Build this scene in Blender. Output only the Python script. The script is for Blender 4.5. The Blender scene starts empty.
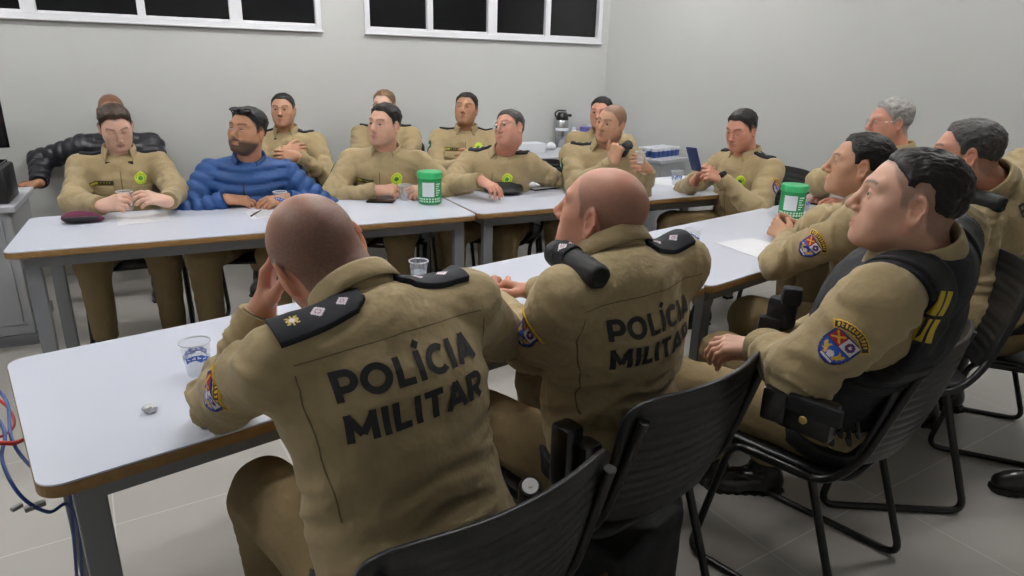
import bpy, bmesh, math, random
import numpy as np
from mathutils import Vector, Matrix
from mathutils.bvhtree import BVHTree

# ---------------------------------------------------------------- camera, light level
FPX, PITCH, ROLL, CAMH, YAW = 666.2, 18.42, 1.451, 1.48, -27.33
SC = bpy.context.scene
COL = SC.collection

def _cam_axes():
    p, r, y = map(math.radians, (PITCH, ROLL, YAW))
    fw = np.array([0, math.cos(p), -math.sin(p)]); rt = np.array([1, 0, 0.]); up = np.cross(rt, fw)
    rt2 = rt*math.cos(r)+up*math.sin(r); up2 = np.cross(rt2, fw)
    R = np.array([[math.cos(y), -math.sin(y), 0], [math.sin(y), math.cos(y), 0], [0, 0, 1]])
    return R@rt2, R@up2, R@fw
RT, UP, FW = _cam_axes()
EYE = np.array([0, 0, CAMH])
cam = bpy.data.objects.new('camera', bpy.data.cameras.new('camera'))
COL.objects.link(cam)
M = Matrix([[RT[i], UP[i], -FW[i], EYE[i]] for i in range(3)]+[[0, 0, 0, 1]])
cam.matrix_world = M
cam.data.sensor_width = 36
cam.data.lens = 36*FPX/1024
cam.data.clip_start = .05
SC.camera = cam
SC.view_settings.view_transform = 'Standard'
SC.view_settings.look = 'None'
SC.view_settings.gamma = 1
SC.view_settings.use_curve_mapping = False
SC.view_settings.exposure = 0.0
LAMP_POWER = 57.0
w = bpy.data.worlds.new('night'); SC.world = w; w.use_nodes = True
w.node_tree.nodes['Background'].inputs[0].default_value = (.02, .025, .04, 1)
w.node_tree.nodes['Background'].inputs[1].default_value = .3
try:
    SC.cycles.max_bounces = 8
    SC.cycles.diffuse_bounces = 4
except Exception:
    pass

def ray(px, py): return FW+RT*(px-512)/FPX+UP*(288-py)/FPX
def onz(px, py, z):
    d = ray(px, py); return EYE+d*(z-CAMH)/d[2]
def dep(px, py, t): return EYE+ray(px, py)*t
def px_of(P):
    d = np.asarray(P)-EYE; z = d@FW; return 512+FPX*(d@RT)/z, 288-FPX*(d@UP)/z
V3 = lambda *a: np.array(a, float)
def nrm(v):
    v = np.asarray(v, float); return v/max(np.linalg.norm(v), 1e-9)
def hdir(deg): return V3(math.cos(math.radians(deg)), math.sin(math.radians(deg)), 0)

# ---------------------------------------------------------------- materials
def srgb(r, g, b):
    f = lambda c: (c/255/12.92) if c/255 <= .04045 else ((c/255+.055)/1.055)**2.4
    return (f(r), f(g), f(b), 1)
MATS = {}
def mat(name, col=None, rough=.6, metal=0, bump=0, bscale=200, vary=0, vscale=5, vcol=None, spec=.5, emit=0, alpha=1,
        trans=0, sss=0, coat=0, stretch=None, sheen=0, bump2=0, b2scale=20):
    if name in MATS: return MATS[name]
    m = bpy.data.materials.new(name); MATS[name] = m; m.use_nodes = True
    nt = m.node_tree; N = nt.nodes; L = nt.links; b = N['Principled BSDF']
    b.inputs['Roughness'].default_value = rough; b.inputs['Metallic'].default_value = metal
    b.inputs['Specular IOR Level'].default_value = spec
    tc = N.new('ShaderNodeTexCoord')
    src = tc.outputs['Object']
    if stretch:
        mp = N.new('ShaderNodeMapping'); mp.inputs['Scale'].default_value = stretch
        L.new(src, mp.inputs[0]); src = mp.outputs[0]
    if vcol:
        a = N.new('ShaderNodeAttribute'); a.attribute_name = vcol; cs = a.outputs['Color']
    else:
        rgb = N.new('ShaderNodeRGB'); rgb.outputs[0].default_value = col; cs = rgb.outputs[0]
    if vary:
        nz = N.new('ShaderNodeTexNoise'); nz.inputs['Scale'].default_value = vscale; nz.inputs['Detail'].default_value = 4
        L.new(src, nz.inputs['Vector'])
        mr = N.new('ShaderNodeMapRange'); mr.inputs['From Min'].default_value = .3; mr.inputs['From Max'].default_value = .7
        mr.inputs['To Min'].default_value = 1-vary; mr.inputs['To Max'].default_value = 1+vary
        L.new(nz.outputs['Fac'], mr.inputs['Value'])
        mx = N.new('ShaderNodeVectorMath'); mx.operation = 'SCALE'
        L.new(cs, mx.inputs[0]); L.new(mr.outputs[0], mx.inputs['Scale']); cs = mx.outputs[0]
    L.new(cs, b.inputs['Base Color'])
    prev = None
    for st, scl in ((bump, bscale), (bump2, b2scale)):
        if st:
            nz = N.new('ShaderNodeTexNoise'); nz.inputs['Scale'].default_value = scl; nz.inputs['Detail'].default_value = 3
            L.new(src, nz.inputs['Vector'])
            bp = N.new('ShaderNodeBump'); bp.inputs['Strength'].default_value = st; bp.inputs['Distance'].default_value = .3/scl
            L.new(nz.outputs['Fac'], bp.inputs['Height'])
            if prev: L.new(prev, bp.inputs['Normal'])
            prev = bp.outputs[0]
    if prev: L.new(prev, b.inputs['Normal'])
    if emit:
        b.inputs['Emission Color'].default_value = col; b.inputs['Emission Strength'].default_value = emit
    if trans:
        b.inputs['Transmission Weight'].default_value = trans; b.inputs['IOR'].default_value = 1.2
    if alpha < 1: b.inputs['Alpha'].default_value = alpha
    if sss:
        b.inputs['Subsurface Weight'].default_value = sss
        b.inputs['Subsurface Radius'].default_value = (.012, .005, .003); b.inputs['Subsurface Scale'].default_value = .6
    if coat: b.inputs['Coat Weight'].default_value = coat
    if sheen: b.inputs['Sheen Weight'].default_value = sheen
    return m

# ---------------------------------------------------------------- objects and tagging
def mesh(name, verts, faces, m=None, parent=None, smooth=False, mats=None, midx=None, cols=None):
    me = bpy.data.meshes.new(name)
    verts = np.asarray(verts, np.float32)
    if isinstance(faces, np.ndarray):
        k = faces.shape[1]; nf = len(faces)
        me.vertices.add(len(verts)); me.vertices.foreach_set('co', verts.ravel())
        me.loops.add(nf*k); me.loops.foreach_set('vertex_index', faces.astype(np.int32).ravel())
        me.polygons.add(nf); me.polygons.foreach_set('loop_start', np.arange(0, nf*k, k, dtype=np.int32))
        me.update(calc_edges=True); me.validate()
    else:
        me.from_pydata([tuple(map(float, v)) for v in verts], [], faces)
    if smooth: me.polygons.foreach_set('use_smooth', np.ones(len(me.polygons), bool))
    for x in (mats or ([m] if m else [])): me.materials.append(x)
    if midx is not None: me.polygons.foreach_set('material_index', np.asarray(midx, np.int32))
    if cols is not None:
        a = me.color_attributes.new('Col', 'FLOAT_COLOR', 'POINT')
        c4 = np.ones((len(verts), 4), np.float32); c4[:, :3] = cols
        a.data.foreach_set('color', c4.ravel())
    me.update()
    o = bpy.data.objects.new(name, me); COL.objects.link(o)
    if parent is not None: o.parent = parent
    return o
def tag(o, label, cat, group=None, kind=None):
    o['label'] = label; o['category'] = cat
    if group: o['group'] = group
    if kind: o['kind'] = kind
    return o
def empty(name, loc, label, cat, rz=0, group=None):
    o = bpy.data.objects.new(name, None); COL.objects.link(o)
    o.location = tuple(map(float, loc)); o.rotation_euler = (0, 0, math.radians(rz)); o.empty_display_size = .1
    return tag(o, label, cat, group)
def copy_tree(o, parent=None):
    c = o.copy(); COL.objects.link(c)
    if parent is not None: c.parent = parent
    for ch in list(o.children): copy_tree(ch, c)
    return c
def struct(o):
    o['kind'] = 'structure'; return o

class MB:
    """collects simple shapes into one mesh"""
    def __init__(s): s.v = []; s.f = []; s.m = []; s.cur = 0
    def add(s, vs, fs):
        n = len(s.v); s.v += [tuple(map(float, v)) for v in vs]; s.f += [tuple(i+n for i in f) for f in fs]; s.m += [s.cur]*len(fs); return s
    def box(s, c, d, M=None, bev=0):
        bm = bmesh.new(); bmesh.ops.create_cube(bm, size=1)
        for v in bm.verts: v.co = Vector((v.co.x*d[0], v.co.y*d[1], v.co.z*d[2]))
        if bev: bmesh.ops.bevel(bm, geom=bm.edges[:], offset=bev, segments=2, profile=.6, affect='EDGES')
        vs = [np.array(v.co) for v in bm.verts]
        if M is not None: vs = [np.asarray(M)@v for v in vs]
        vs = [v+np.asarray(c, float) for v in vs]
        bm.verts.index_update(); fs = [[v.index for v in f.verts] for f in bm.faces]; bm.free()
        return s.add(vs, fs)
    def tube(s, pts, r, seg=8, closed=False, caps=True):
        pts = [np.asarray(p, float) for p in pts]; n = len(pts); rs = r if hasattr(r, '__len__') else [r]*n
        vs = []; fs = []; side = None
        for i, p in enumerate(pts):
            a = pts[(i-1) % n] if (closed or i) else pts[0]; b = pts[(i+1) % n] if (closed or i < n-1) else pts[-1]
            t = nrm(b-a)
            if side is None:
                side = nrm(np.cross(t, V3(0, 0, 1) if abs(t[2]) < .9 else V3(1, 0, 0)))
            side = nrm(side-t*(side@t)); up = np.cross(side, t)
            for k in range(seg):
                q = 2*math.pi*k/seg; vs.append(p+(side*math.cos(q)+up*math.sin(q))*rs[i])
        for i in range(n if closed else n-1):
            for k in range(seg):
                a, b = i*seg+k, i*seg+(k+1) % seg; c, d = ((i+1) % n)*seg+(k+1) % seg, ((i+1) % n)*seg+k
                fs.append((a, d, c, b))
        if caps and not closed: fs += [tuple(range(seg)), tuple((n-1)*seg+k for k in range(seg))[::-1]]
        return s.add(vs, fs)
    def lathe(s, prof, c=(0, 0, 0), seg=24, M=None):
        vs = []; fs = []; n = len(prof)
        for r, z in prof:
            for k in range(seg):
                q = 2*math.pi*k/seg; v = V3(r*math.cos(q), r*math.sin(q), z)
                if M is not None: v = np.asarray(M)@v
                vs.append(v+np.asarray(c, float))
        for i in range(n-1):
            for k in range(seg):
                fs.append((i*seg+k, i*seg+(k+1) % seg, (i+1)*seg+(k+1) % seg, (i+1)*seg+k))
        return s.add(vs, fs)
    def prism(s, poly, z0, z1, M=None, c=(0, 0, 0)):
        n = len(poly); vs = [V3(x, y, z0) for x, y in poly]+[V3(x, y, z1) for x, y in poly]
        if M is not None: vs = [np.asarray(M)@v for v in vs]
        vs = [v+np.asarray(c, float) for v in vs]
        return s.add(vs, [tuple(range(n))[::-1], tuple(range(n, 2*n))]+[(i, (i+1) % n, n+(i+1) % n, n+i) for i in range(n)])
    def build(s, name, m, parent=None, smooth=False, bevel=0):
        o = mesh(name, s.v, s.f, parent=parent, smooth=smooth, mats=m if isinstance(m, list) else [m], midx=s.m)
        bm = bmesh.new(); bm.from_mesh(o.data); bmesh.ops.recalc_face_normals(bm, faces=bm.faces[:]); bm.to_mesh(o.data); bm.free()
        if smooth == 'auto' or smooth:
            try:
                o.data.set_sharp_from_angle(angle=math.radians(40))
            except Exception: pass
        if bevel:
            b = o.modifiers.new('b', 'BEVEL'); b.width = bevel; b.segments = 2; b.limit_method = 'ANGLE'
        return o
def fillet(pts, r, seg=5):
    """rounds the inner corners of a polyline"""
    pts = [np.asarray(p, float) for p in pts]; out = [pts[0]]
    for i in range(1, len(pts)-1):
        a, b, c = pts[i-1], pts[i], pts[i+1]; u = nrm(a-b); v = nrm(c-b)
        rr = min(r, np.linalg.norm(a-b)*.49, np.linalg.norm(c-b)*.49)
        for k in range(seg+1):
            t = k/seg; out.append((1-t)**2*(b+u*rr)+2*t*(1-t)*b+t*t*(b+v*rr))
    out.append(pts[-1]); return out
def rrect(w, d, r, seg=6):
    out = []
    for cx, cy, a0 in ((w/2-r, d/2-r, 0), (-w/2+r, d/2-r, 90), (-w/2+r, -d/2+r, 180), (w/2-r, -d/2+r, 270)):
        for k in range(seg+1):
            a = math.radians(a0+90*k/seg); out.append((cx+r*math.cos(a), cy+r*math.sin(a)))
    return out
def rotz(deg):
    a = math.radians(deg); return np.array([[math.cos(a), -math.sin(a), 0], [math.sin(a), math.cos(a), 0], [0, 0, 1.]])
# ---------------------------------------------------------------- distance fields and sparse surface nets
def rc(p, a, b, r1, r2):
    a = np.asarray(a, np.float32); ba = np.asarray(b, np.float32)-a; pa = p-a
    h = np.clip(pa@ba/max(ba@ba, 1e-9), 0, 1)
    return np.sqrt(((pa-h[:, None]*ba)**2).sum(1))-(r1+(r2-r1)*h)
def el(p, c, r, Mx=None):
    q = p-np.asarray(c, np.float32)
    if Mx is not None: q = q@np.asarray(Mx, np.float32)      # columns of Mx are the axes
    r = np.asarray(r, np.float32)
    k0 = np.sqrt(((q/r)**2).sum(1)); k1 = np.sqrt(((q/(r*r))**2).sum(1))
    return k0*(k0-1)/np.maximum(k1, 1e-6)
def smin(a, b, k):
    h = np.maximum(k-np.abs(a-b), 0)/k; return np.minimum(a, b)-h*h*k*.25
def smax(a, b, k): return -smin(-a, -b, k)
_rng = np.random.RandomState(7)
_perm = _rng.permutation(256).astype(np.int32); _perm = np.concatenate([_perm, _perm, _perm])
_grad = _rng.normal(size=(256, 3)).astype(np.float32); _grad /= np.linalg.norm(_grad, axis=1)[:, None]
def perlin(p):
    i = np.floor(p).astype(np.int32); f = (p-i).astype(np.float32); i &= 255
    u = f*f*f*(f*(f*6-15)+10); out = 0
    for dx in (0, 1):
        for dy in (0, 1):
            for dz in (0, 1):
                g = _grad[_perm[_perm[_perm[i[:, 0]+dx]+i[:, 1]+dy]+i[:, 2]+dz]]
                w = (u[:, 0] if dx else 1-u[:, 0])*(u[:, 1] if dy else 1-u[:, 1])*(u[:, 2] if dz else 1-u[:, 2])
                out = out+w*(g*(f-np.array([dx, dy, dz], np.float32))).sum(1)
    return out
def surfnet(f, lo, hi, h, B=6, slack=1.25):
    lo = np.asarray(lo, np.float32); hi = np.asarray(hi, np.float32)
    nb = np.ceil((hi-lo)/(B*h)).astype(int)+1
    g = np.stack(np.meshgrid(*[np.arange(n) for n in nb], indexing='ij'), -1).reshape(-1, 3)
    d = f((lo+(g+.5)*B*h).astype(np.float32))
    g = g[np.abs(d) < B*h*.87*slack+.012]
    c = np.stack(np.meshgrid(*[np.arange(B+1)]*3, indexing='ij'), -1).reshape(-1, 3)
    P = (lo+(g[:, None]*B+c[None])*h).astype(np.float32)
    n = len(g); D = np.empty(n*len(c), np.float32); flat = P.reshape(-1, 3)
    for s in range(0, len(flat), 400000): D[s:s+400000] = f(flat[s:s+400000])
    D = D.reshape(n, B+1, B+1, B+1); I = D < 0
    corner = [(a, b, e) for a in (0, 1) for b in (0, 1) for e in (0, 1)]
    cnt = sum(I[:, a:a+B, b:b+B, e:e+B].astype(np.int8) for a, b, e in corner)
    bi, ci, cj, ck = np.nonzero((cnt > 0) & (cnt < 8))
    base = np.stack([ci, cj, ck], 1); G = g[bi]*B+base
    acc = np.zeros((len(bi), 3), np.float32); num = np.zeros(len(bi), np.float32)
    val = {q: D[bi, ci+q[0], cj+q[1], ck+q[2]] for q in corner}
    for q in corner:
        for ax in range(3):
            if q[ax]: continue
            q2 = tuple(1 if k == ax else q[k] for k in range(3)); a, b = val[q], val[q2]
            mk = (a < 0) != (b < 0); t = np.where(mk, a/np.where(mk, a-b, 1), 0)
            pos = np.tile(np.array(q, np.float32), (len(a), 1)); pos[:, ax] = t
            acc += pos*mk[:, None]; num += mk
    verts = lo+(G+acc/np.maximum(num, 1)[:, None])*h
    S = (nb*B+2).astype(np.int64)
    key = (G[:, 0].astype(np.int64)*S[1]+G[:, 1])*S[2]+G[:, 2]
    o = np.argsort(key); key = key[o]; verts = verts[o]; quads = []
    for ax in range(3):
        sl0 = I[:, :B, :B, :B]; sh = [slice(0, B)]*3; sh[ax] = slice(1, B+1); sl1 = I[(slice(None),)+tuple(sh)]
        b_, i_, j_, k_ = np.nonzero(sl0 != sl1); q = g[b_]*B+np.stack([i_, j_, k_], 1)
        ins = sl0[b_, i_, j_, k_]; u, v = (ax+1) % 3, (ax+2) % 3; cells = []
        for du, dv in ((-1, -1), (0, -1), (0, 0), (-1, 0)):
            w_ = q.copy(); w_[:, u] += du; w_[:, v] += dv
            cells.append((w_[:, 0].astype(np.int64)*S[1]+w_[:, 1])*S[2]+w_[:, 2])
        cells = np.stack(cells, 1); pos = np.clip(np.searchsorted(key, cells), 0, len(key)-1)
        ok = (key[pos] == cells).all(1); pos = pos[ok]; ins = ins[ok]
        pos[~ins] = pos[~ins][:, ::-1]; quads.append(pos)
    return verts.astype(np.float32), np.concatenate(quads)
def join(parts):
    vs, fs, cs, n = [], [], [], 0
    for v, f, c in parts:
        vs.append(v); fs.append(f+n); cs.append(c); n += len(v)
    return np.concatenate(vs), np.concatenate(fs), np.concatenate(cs)

# ---------------------------------------------------------------- stroke lettering (bold geometric capitals)
def _arc(cx, cy, rx, ry, a0, a1, n=14):
    return [(cx+rx*math.cos(math.radians(a0+(a1-a0)*i/n)), cy+ry*math.sin(math.radians(a0+(a1-a0)*i/n))) for i in range(n+1)]
GL = {  # width, strokes; height 1
 'P': (.72, [[(.11, 0), (.11, 1)], [(.11, .89), (.42, .89)]+_arc(.42, .63, .25, .26, 90, -90)+[(.11, .37)]]),
 'O': (.98, [_arc(.49, .5, .38, .4, 90, 450, 28)]),
 'L': (.62, [[(.11, 1), (.11, 0)], [(.11, .11), (.6, .11)]]),
 'I': (.28, [[(.14, 0), (.14, 1)]]),
 'Í': (.28, [[(.14, 0), (.14, 1)], [(.12, 1.1), (.28, 1.3)]]),
 'C': (.84, [_arc(.49, .5, .38, .4, 48, 312, 22)]),
 'A': (.88, [[(.06, 0), (.44, .97)], [(.44, .97), (.82, 0)], [(.2, .27), (.68, .27)]]),
 'Ã': (.88, [[(.06, 0), (.44, .97)], [(.44, .97), (.82, 0)], [(.2, .27), (.68, .27)], [(.25, 1.15), (.4, 1.24), (.5, 1.15), (.63, 1.24)]]),
 'M': (1.0, [[(.12, 0), (.12, 1)], [(.12, .9), (.5, .25)], [(.5, .25), (.88, .9)], [(.88, 1), (.88, 0)]]),
 'T': (.72, [[(.36, 0), (.36, .9)], [(0, .89), (.72, .89)]]),
 'R': (.76, [[(.11, 0), (.11, 1)], [(.11, .89), (.42, .89)]+_arc(.42, .65, .24, .24, 90, -90)+[(.11, .41)], [(.38, .4), (.66, 0)]]),
 'B': (.74, [[(.11, 0), (.11, 1)], [(.11, .9), (.4, .9)]+_arc(.4, .7, .2, .2, 90, -90)+[(.11, .5)], [(.4, .5)]+_arc(.42, .31, .22, .2, 90, -90)+[(.11, .1)]]),
 'H': (.8, [[(.11, 0), (.11, 1)], [(.69, 0), (.69, 1)], [(.11, .5), (.69, .5)]]),
 'E': (.66, [[(.11, 0), (.11, 1)], [(.11, .89), (.62, .89)], [(.11, .5), (.58, .5)], [(.11, .11), (.62, .11)]]),
 'N': (.82, [[(.11, 0), (.11, 1)], [(.11, .95), (.71, .05)], [(.71, 0), (.71, 1)]]),
 '6': (.74, [_arc(.38, .33, .25, .24, 90, 450, 18), [(.13, .35), (.16, .62), (.3, .82), (.56, .92)]]),
 'º': (.4, [_arc(.2, .78, .13, .14, 90, 450, 12)]),
 ' ': (.4, []),
}
def text_quads(txt, size, weight=.2, gap=.12, step=.012, xs=1.0):
    """list of quads (4 uv points) for one line of text centred on 0"""
    W = sum(GL[c][0]+gap for c in txt)-gap; x = -W/2; out = []
    for c in txt:
        w_, st = GL[c]
        for pl in st:
            P = [np.array([(x+a)*size*xs, (b-.5)*size]) for a, b in pl]
            Q = [P[0]]
            for a, b in zip(P, P[1:]):
                n = max(1, int(np.linalg.norm(b-a)/step+.5)); Q += [a+(b-a)*k/n for k in range(1, n+1)]
            hw = weight*size/2; Ls = []; closed = np.linalg.norm(Q[0]-Q[-1]) < 1e-6
            for i, q in enumerate(Q):
                a = Q[i-1] if i else (Q[-2] if closed else Q[0]); b = Q[i+1] if i < len(Q)-1 else (Q[1] if closed else Q[-1])
                t = (b-a)/max(np.linalg.norm(b-a), 1e-9); Ls.append(np.array([-t[1], t[0]])*hw)
            for i in range(len(Q)-1):
                out.append((Q[i]-Ls[i], Q[i+1]-Ls[i+1], Q[i+1]+Ls[i+1], Q[i]+Ls[i]))
        x += w_+gap
    return out

class Surf:
    """a built mesh that flat things can be laid on"""
    def __init__(s, v, f): s.t = BVHTree.FromPolygons(v.tolist(), f.tolist())
    def hit(s, o, d, far=1.0):
        l, n, i, t = s.t.ray_cast(Vector(o), Vector(d), far)
        return (None, None) if l is None else (np.array(l), np.array(n))
def frame_of(n, up):
    n = nrm(n); r = nrm(np.cross(up, n)); return r, np.cross(n, r), n
def lay_quads(S, c, n, up, quads, off, name, m, parent, reach=.25):
    r, u, n = frame_of(n, up); vs = []; fs = []
    for q in quads:
        pts = []
        for a in q:
            o = c+r*a[0]+u*a[1]+n*reach; h, nn = S.hit(o, -n, reach*2)
            if h is None: break
            pts.append(h+n*off)
        if len(pts) == 4: k = len(vs); vs += pts; fs.append((k, k+1, k+2, k+3))
    if not vs: return None
    return mesh(name, vs, fs, m, parent)
def lay_grid(S, c, n, up, w_, h_, res, fn, off, name, mats, parent, reach=.2, thick=.0, smooth=True):
    """grid of cells inside fn(u,v)->material index or -1, laid on the surface; thick gives it sides"""
    r, u, n = frame_of(n, up); nx, ny = max(2, int(w_/res)), max(2, int(h_/res)); P = {}; F = []; MI = []; vs = []
    def pt(i, j):
        if (i, j) not in P:
            a, b = (i/nx-.5)*w_, (j/ny-.5)*h_; hpt, _ = S.hit(c+r*a+u*b+n*reach, -n, reach*2)
            P[i, j] = None if hpt is None else len(vs)
            if hpt is not None: vs.append(hpt+n*(off+thick))
        return P[i, j]
    for i in range(nx):
        for j in range(ny):
            k = fn(((i+.5)/nx-.5)*w_, ((j+.5)/ny-.5)*h_)
            if k < 0: continue
            q = [pt(i, j), pt(i+1, j), pt(i+1, j+1), pt(i, j+1)]
            if None in q: continue
            F.append(tuple(q)); MI.append(k)
    if not F: return None
    if thick:
        E = {}
        for f_, k in zip(F, MI):
            for a, b in zip(f_, f_[1:]+f_[:1]): E[(a, b)] = k
        for (a, b), k in list(E.items()):
            if (b, a) not in E:
                m0 = len(vs); vs += [vs[a]-n*(thick+off+.004), vs[b]-n*(thick+off+.004)]; F.append((b, a, m0, m0+1)); MI.append(k)
    return mesh(name, vs, F, None, parent, smooth=smooth, mats=mats, midx=MI)
# ---------------------------------------------------------------- room shell
mat('wall_paint', srgb(199, 201, 199), .85, bump=.05, bscale=60, vary=.015, vscale=2, spec=.2)
mat('ceiling_paint', srgb(225, 225, 222), .9)
mat('window_frame_white', srgb(228, 229, 234), .35, spec=.5)
mat('night_glass', srgb(12, 12, 15), .12, spec=.5)
mat('skirting', srgb(190, 188, 182), .6)
mat('lamp_glow', (1, .985, .97, 1), .5, emit=LAMP_POWER)
mat('lamp_case', srgb(235, 235, 235), .4)
def floor_material():
    m = mat('floor_tiles', srgb(176, 172, 165), .32, spec=.45); nt = m.node_tree; N = nt.nodes; L = nt.links; b = N['Principled BSDF']
    tc = N.new('ShaderNodeTexCoord'); mp = N.new('ShaderNodeMapping'); a_ = math.radians(-5); k_ = onz(115, 525, 0); mp.inputs['Rotation'].default_value = (0, 0, a_); mp.inputs['Location'].default_value = (-(k_[0]*math.cos(a_)-k_[1]*math.sin(a_)), -(k_[0]*math.sin(a_)+k_[1]*math.cos(a_)), 0)
    L.new(tc.outputs['Object'], mp.inputs[0])
    br = N.new('ShaderNodeTexBrick'); br.offset = 0; br.inputs['Scale'].default_value = 1; br.inputs['Brick Width'].default_value = .6; br.inputs['Row Height'].default_value = .6
    br.inputs['Mortar Size'].default_value = .0022; br.inputs['Mortar Smooth'].default_value = .1
    br.inputs['Color1'].default_value = srgb(186, 183, 178); br.inputs['Color2'].default_value = srgb(182, 179, 174); br.inputs['Mortar'].default_value = srgb(214, 212, 208)
    L.new(mp.outputs[0], br.inputs['Vector'])
    nz = N.new('ShaderNodeTexNoise'); nz.inputs['Scale'].default_value = 3; nz.inputs['Detail'].default_value = 6; L.new(mp.outputs[0], nz.inputs['Vector'])
    mr = N.new('ShaderNodeMapRange'); mr.inputs['To Min'].default_value = .93; mr.inputs['To Max'].default_value = 1.05; L.new(nz.outputs['Fac'], mr.inputs['Value'])
    sc = N.new('ShaderNodeVectorMath'); sc.operation = 'SCALE'; L.new(br.outputs['Color'], sc.inputs[0]); L.new(mr.outputs[0], sc.inputs['Scale']); L.new(sc.outputs[0], b.inputs['Base Color'])
    return m
WY = 5.45; CX = 3.75; H0 = 2.9; RX = CX+(WY+2.5)*.285; LX = -3.6; BY = -2.5
def poly_obj(name, pts, z0, z1, m):
    b = MB(); b.prism(pts, z0, z1); return struct(b.build(name, m))
poly_obj('floor', [(LX-.1, BY-.1), (RX+.2, BY-.1), (CX+.15, WY+.15), (LX-.1, WY+.15)], -.1, 0, floor_material())
poly_obj('ceiling', [(LX-.1, BY-.1), (RX+.2, BY-.1), (CX+.15, WY+.15), (LX-.1, WY+.15)], H0, H0+.1, MATS['ceiling_paint'])
# back wall with two strip windows
SILL, HEAD_ = 1.695, 2.25
WIN = [(-2.6, 1.145), (1.475, 3.66)]
b = MB()
b.box(((LX+CX)/2, WY+.06, SILL/2), (CX-LX+.3, .12, SILL)); b.box(((LX+CX)/2, WY+.06, (HEAD_+H0)/2), (CX-LX+.3, .12, H0-HEAD_))
xs = [LX-.1]+[v for w_ in WIN for v in w_]+[CX+.15]
for a, c in zip(xs[0::2], xs[1::2]): b.box(((a+c)/2, WY+.06, (SILL+HEAD_)/2), (c-a, .12, HEAD_-SILL))
struct(b.build('wall_back', MATS['wall_paint']))
b = MB(); d_ = nrm(V3(RX-CX, BY-WY, 0)); n_ = V3(-d_[1], d_[0], 0); n_ = n_ if n_[0] > 0 else -n_
p0, p1 = V3(CX, WY, 0)-d_*.0, V3(RX, BY, 0)
b.prism([tuple(p0[:2]), tuple(p1[:2]), tuple((p1+n_*.12)[:2]), tuple((p0+n_*.12)[:2])], 0, H0); struct(b.build('wall_right', MATS['wall_paint']))
b = MB(); b.box((LX-.06, (WY+BY)/2, H0/2), (.12, WY-BY+.2, H0)); struct(b.build('wall_left', MATS['wall_paint']))
b = MB(); b.box(((LX+RX)/2, BY-.06, H0/2), (RX-LX+.4, .12, H0)); struct(b.build('wall_front', MATS['wall_paint']))
b = MB(); b.box(((LX+CX)/2, WY-.006, .035), (CX-LX, .012, .07)); struct(b.build('baseboard_back', MATS['skirting']))
b = MB(); q0, q1 = p0-n_*.012, p1-n_*.012; b.prism([tuple(q0[:2]), tuple(q1[:2]), tuple(p1[:2]), tuple(p0[:2])], 0, .07); struct(b.build('baseboard_right', MATS['skirting']))
def window(x0, x1, mull, name):
    t = bpy.data.objects.new(name, None); COL.objects.link(t); t.location = ((x0+x1)/2, WY, SILL); t['kind'] = 'structure'
    cx, zc = (x0+x1)/2, SILL; off = V3(cx, WY, SILL)
    f = MB(); f.box(V3(cx, WY+.015, SILL+.018)-off, (x1-x0, .075, .036)); f.box(V3(cx, WY+.015, HEAD_-.02)-off, (x1-x0, .075, .04))
    for x in (x0+.02, x1-.02): f.box(V3(x, WY+.015, (SILL+HEAD_)/2)-off, (.04, .075, HEAD_-SILL-.072))
    f.box(V3(cx, WY-.028, SILL-.004)-off, (x1-x0+.02, .02, .012)); f.build('window_frame', MATS['window_frame_white'], t, bevel=.004)
    ms = [x0+.03]+list(mull)+[x1-.03]
    for i, x in enumerate(mull):
        m = MB(); wd = .05 if i % 2 == 0 else .085
        m.box(V3(x, WY+.01, (SILL+HEAD_)/2)-off, (wd, .045, HEAD_-SILL-.07)); m.build('mullion', MATS['window_frame_white'], t, bevel=.004)
    for a, c in zip(ms, ms[1:]):
        s_ = MB(); s_.box(V3((a+c)/2, WY+.02, SILL+.04)-off, (c-a-.02, .03, .022)); s_.build('sash_rail', MATS['window_frame_white'], t, bevel=.003)
        g = MB(); g.box(V3((a+c)/2, WY+.03, (SILL+HEAD_)/2)-off, (c-a-.01, .008, HEAD_-SILL-.06)); g.build('pane', MATS['night_glass'], t)
    return t
def wx(px, py): d = ray(px, py); return (d*WY/d[1])[0]
window(WIN[0][0], WIN[0][1], [-1.7, wx(30, 18), wx(143, 23), wx(237, 26)], 'window_1')
window(WIN[1][0], WIN[1][1], [wx(430, 33), wx(492, 37), wx(547, 39)], 'window_2')
# ceiling lamps: surface fixtures with two bare tubes
def lamp(x, y, label, first=[None]):
    if first[0] is None:
        t = empty('ceiling_lamp', (x, y, H0), label, 'ceiling lamp')
        c = MB(); c.box((0, 0, -.02), (1.24, .2, .04)); c.build('case', MATS['lamp_case'], t, bevel=.004)
        for yy in (-.06, .06):
            g = MB(); g.tube([(-.59, yy, -.075), (.59, yy, -.075)], .016, 12); g.build('tube', MATS['lamp_glow'], t, smooth=True)
            for xx in (-.6, .6): g = MB(); g.box((xx, yy, -.06), (.02, .03, .05)); g.build('tube_holder', MATS['lamp_case'], t)
        first[0] = t
    else:
        t = copy_tree(first[0]); t.location = (x, y, H0); t['label'] = label
for x, y, lb in ((-1.6, 4.2, 'twin tube ceiling lamp over the side desk corner'), (.9, 4.2, 'twin tube ceiling lamp over the far left meeting table'), (3.0, 4.0, 'twin tube ceiling lamp over the far right meeting table'),
                 (-1.6, 1.9, 'twin tube ceiling lamp left of the nearest table'), (.9, 1.9, 'twin tube ceiling lamp over the nearest meeting table'), (3.3, 1.5, 'twin tube ceiling lamp over the officers at the right edge')): lamp(x, y, lb)

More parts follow.
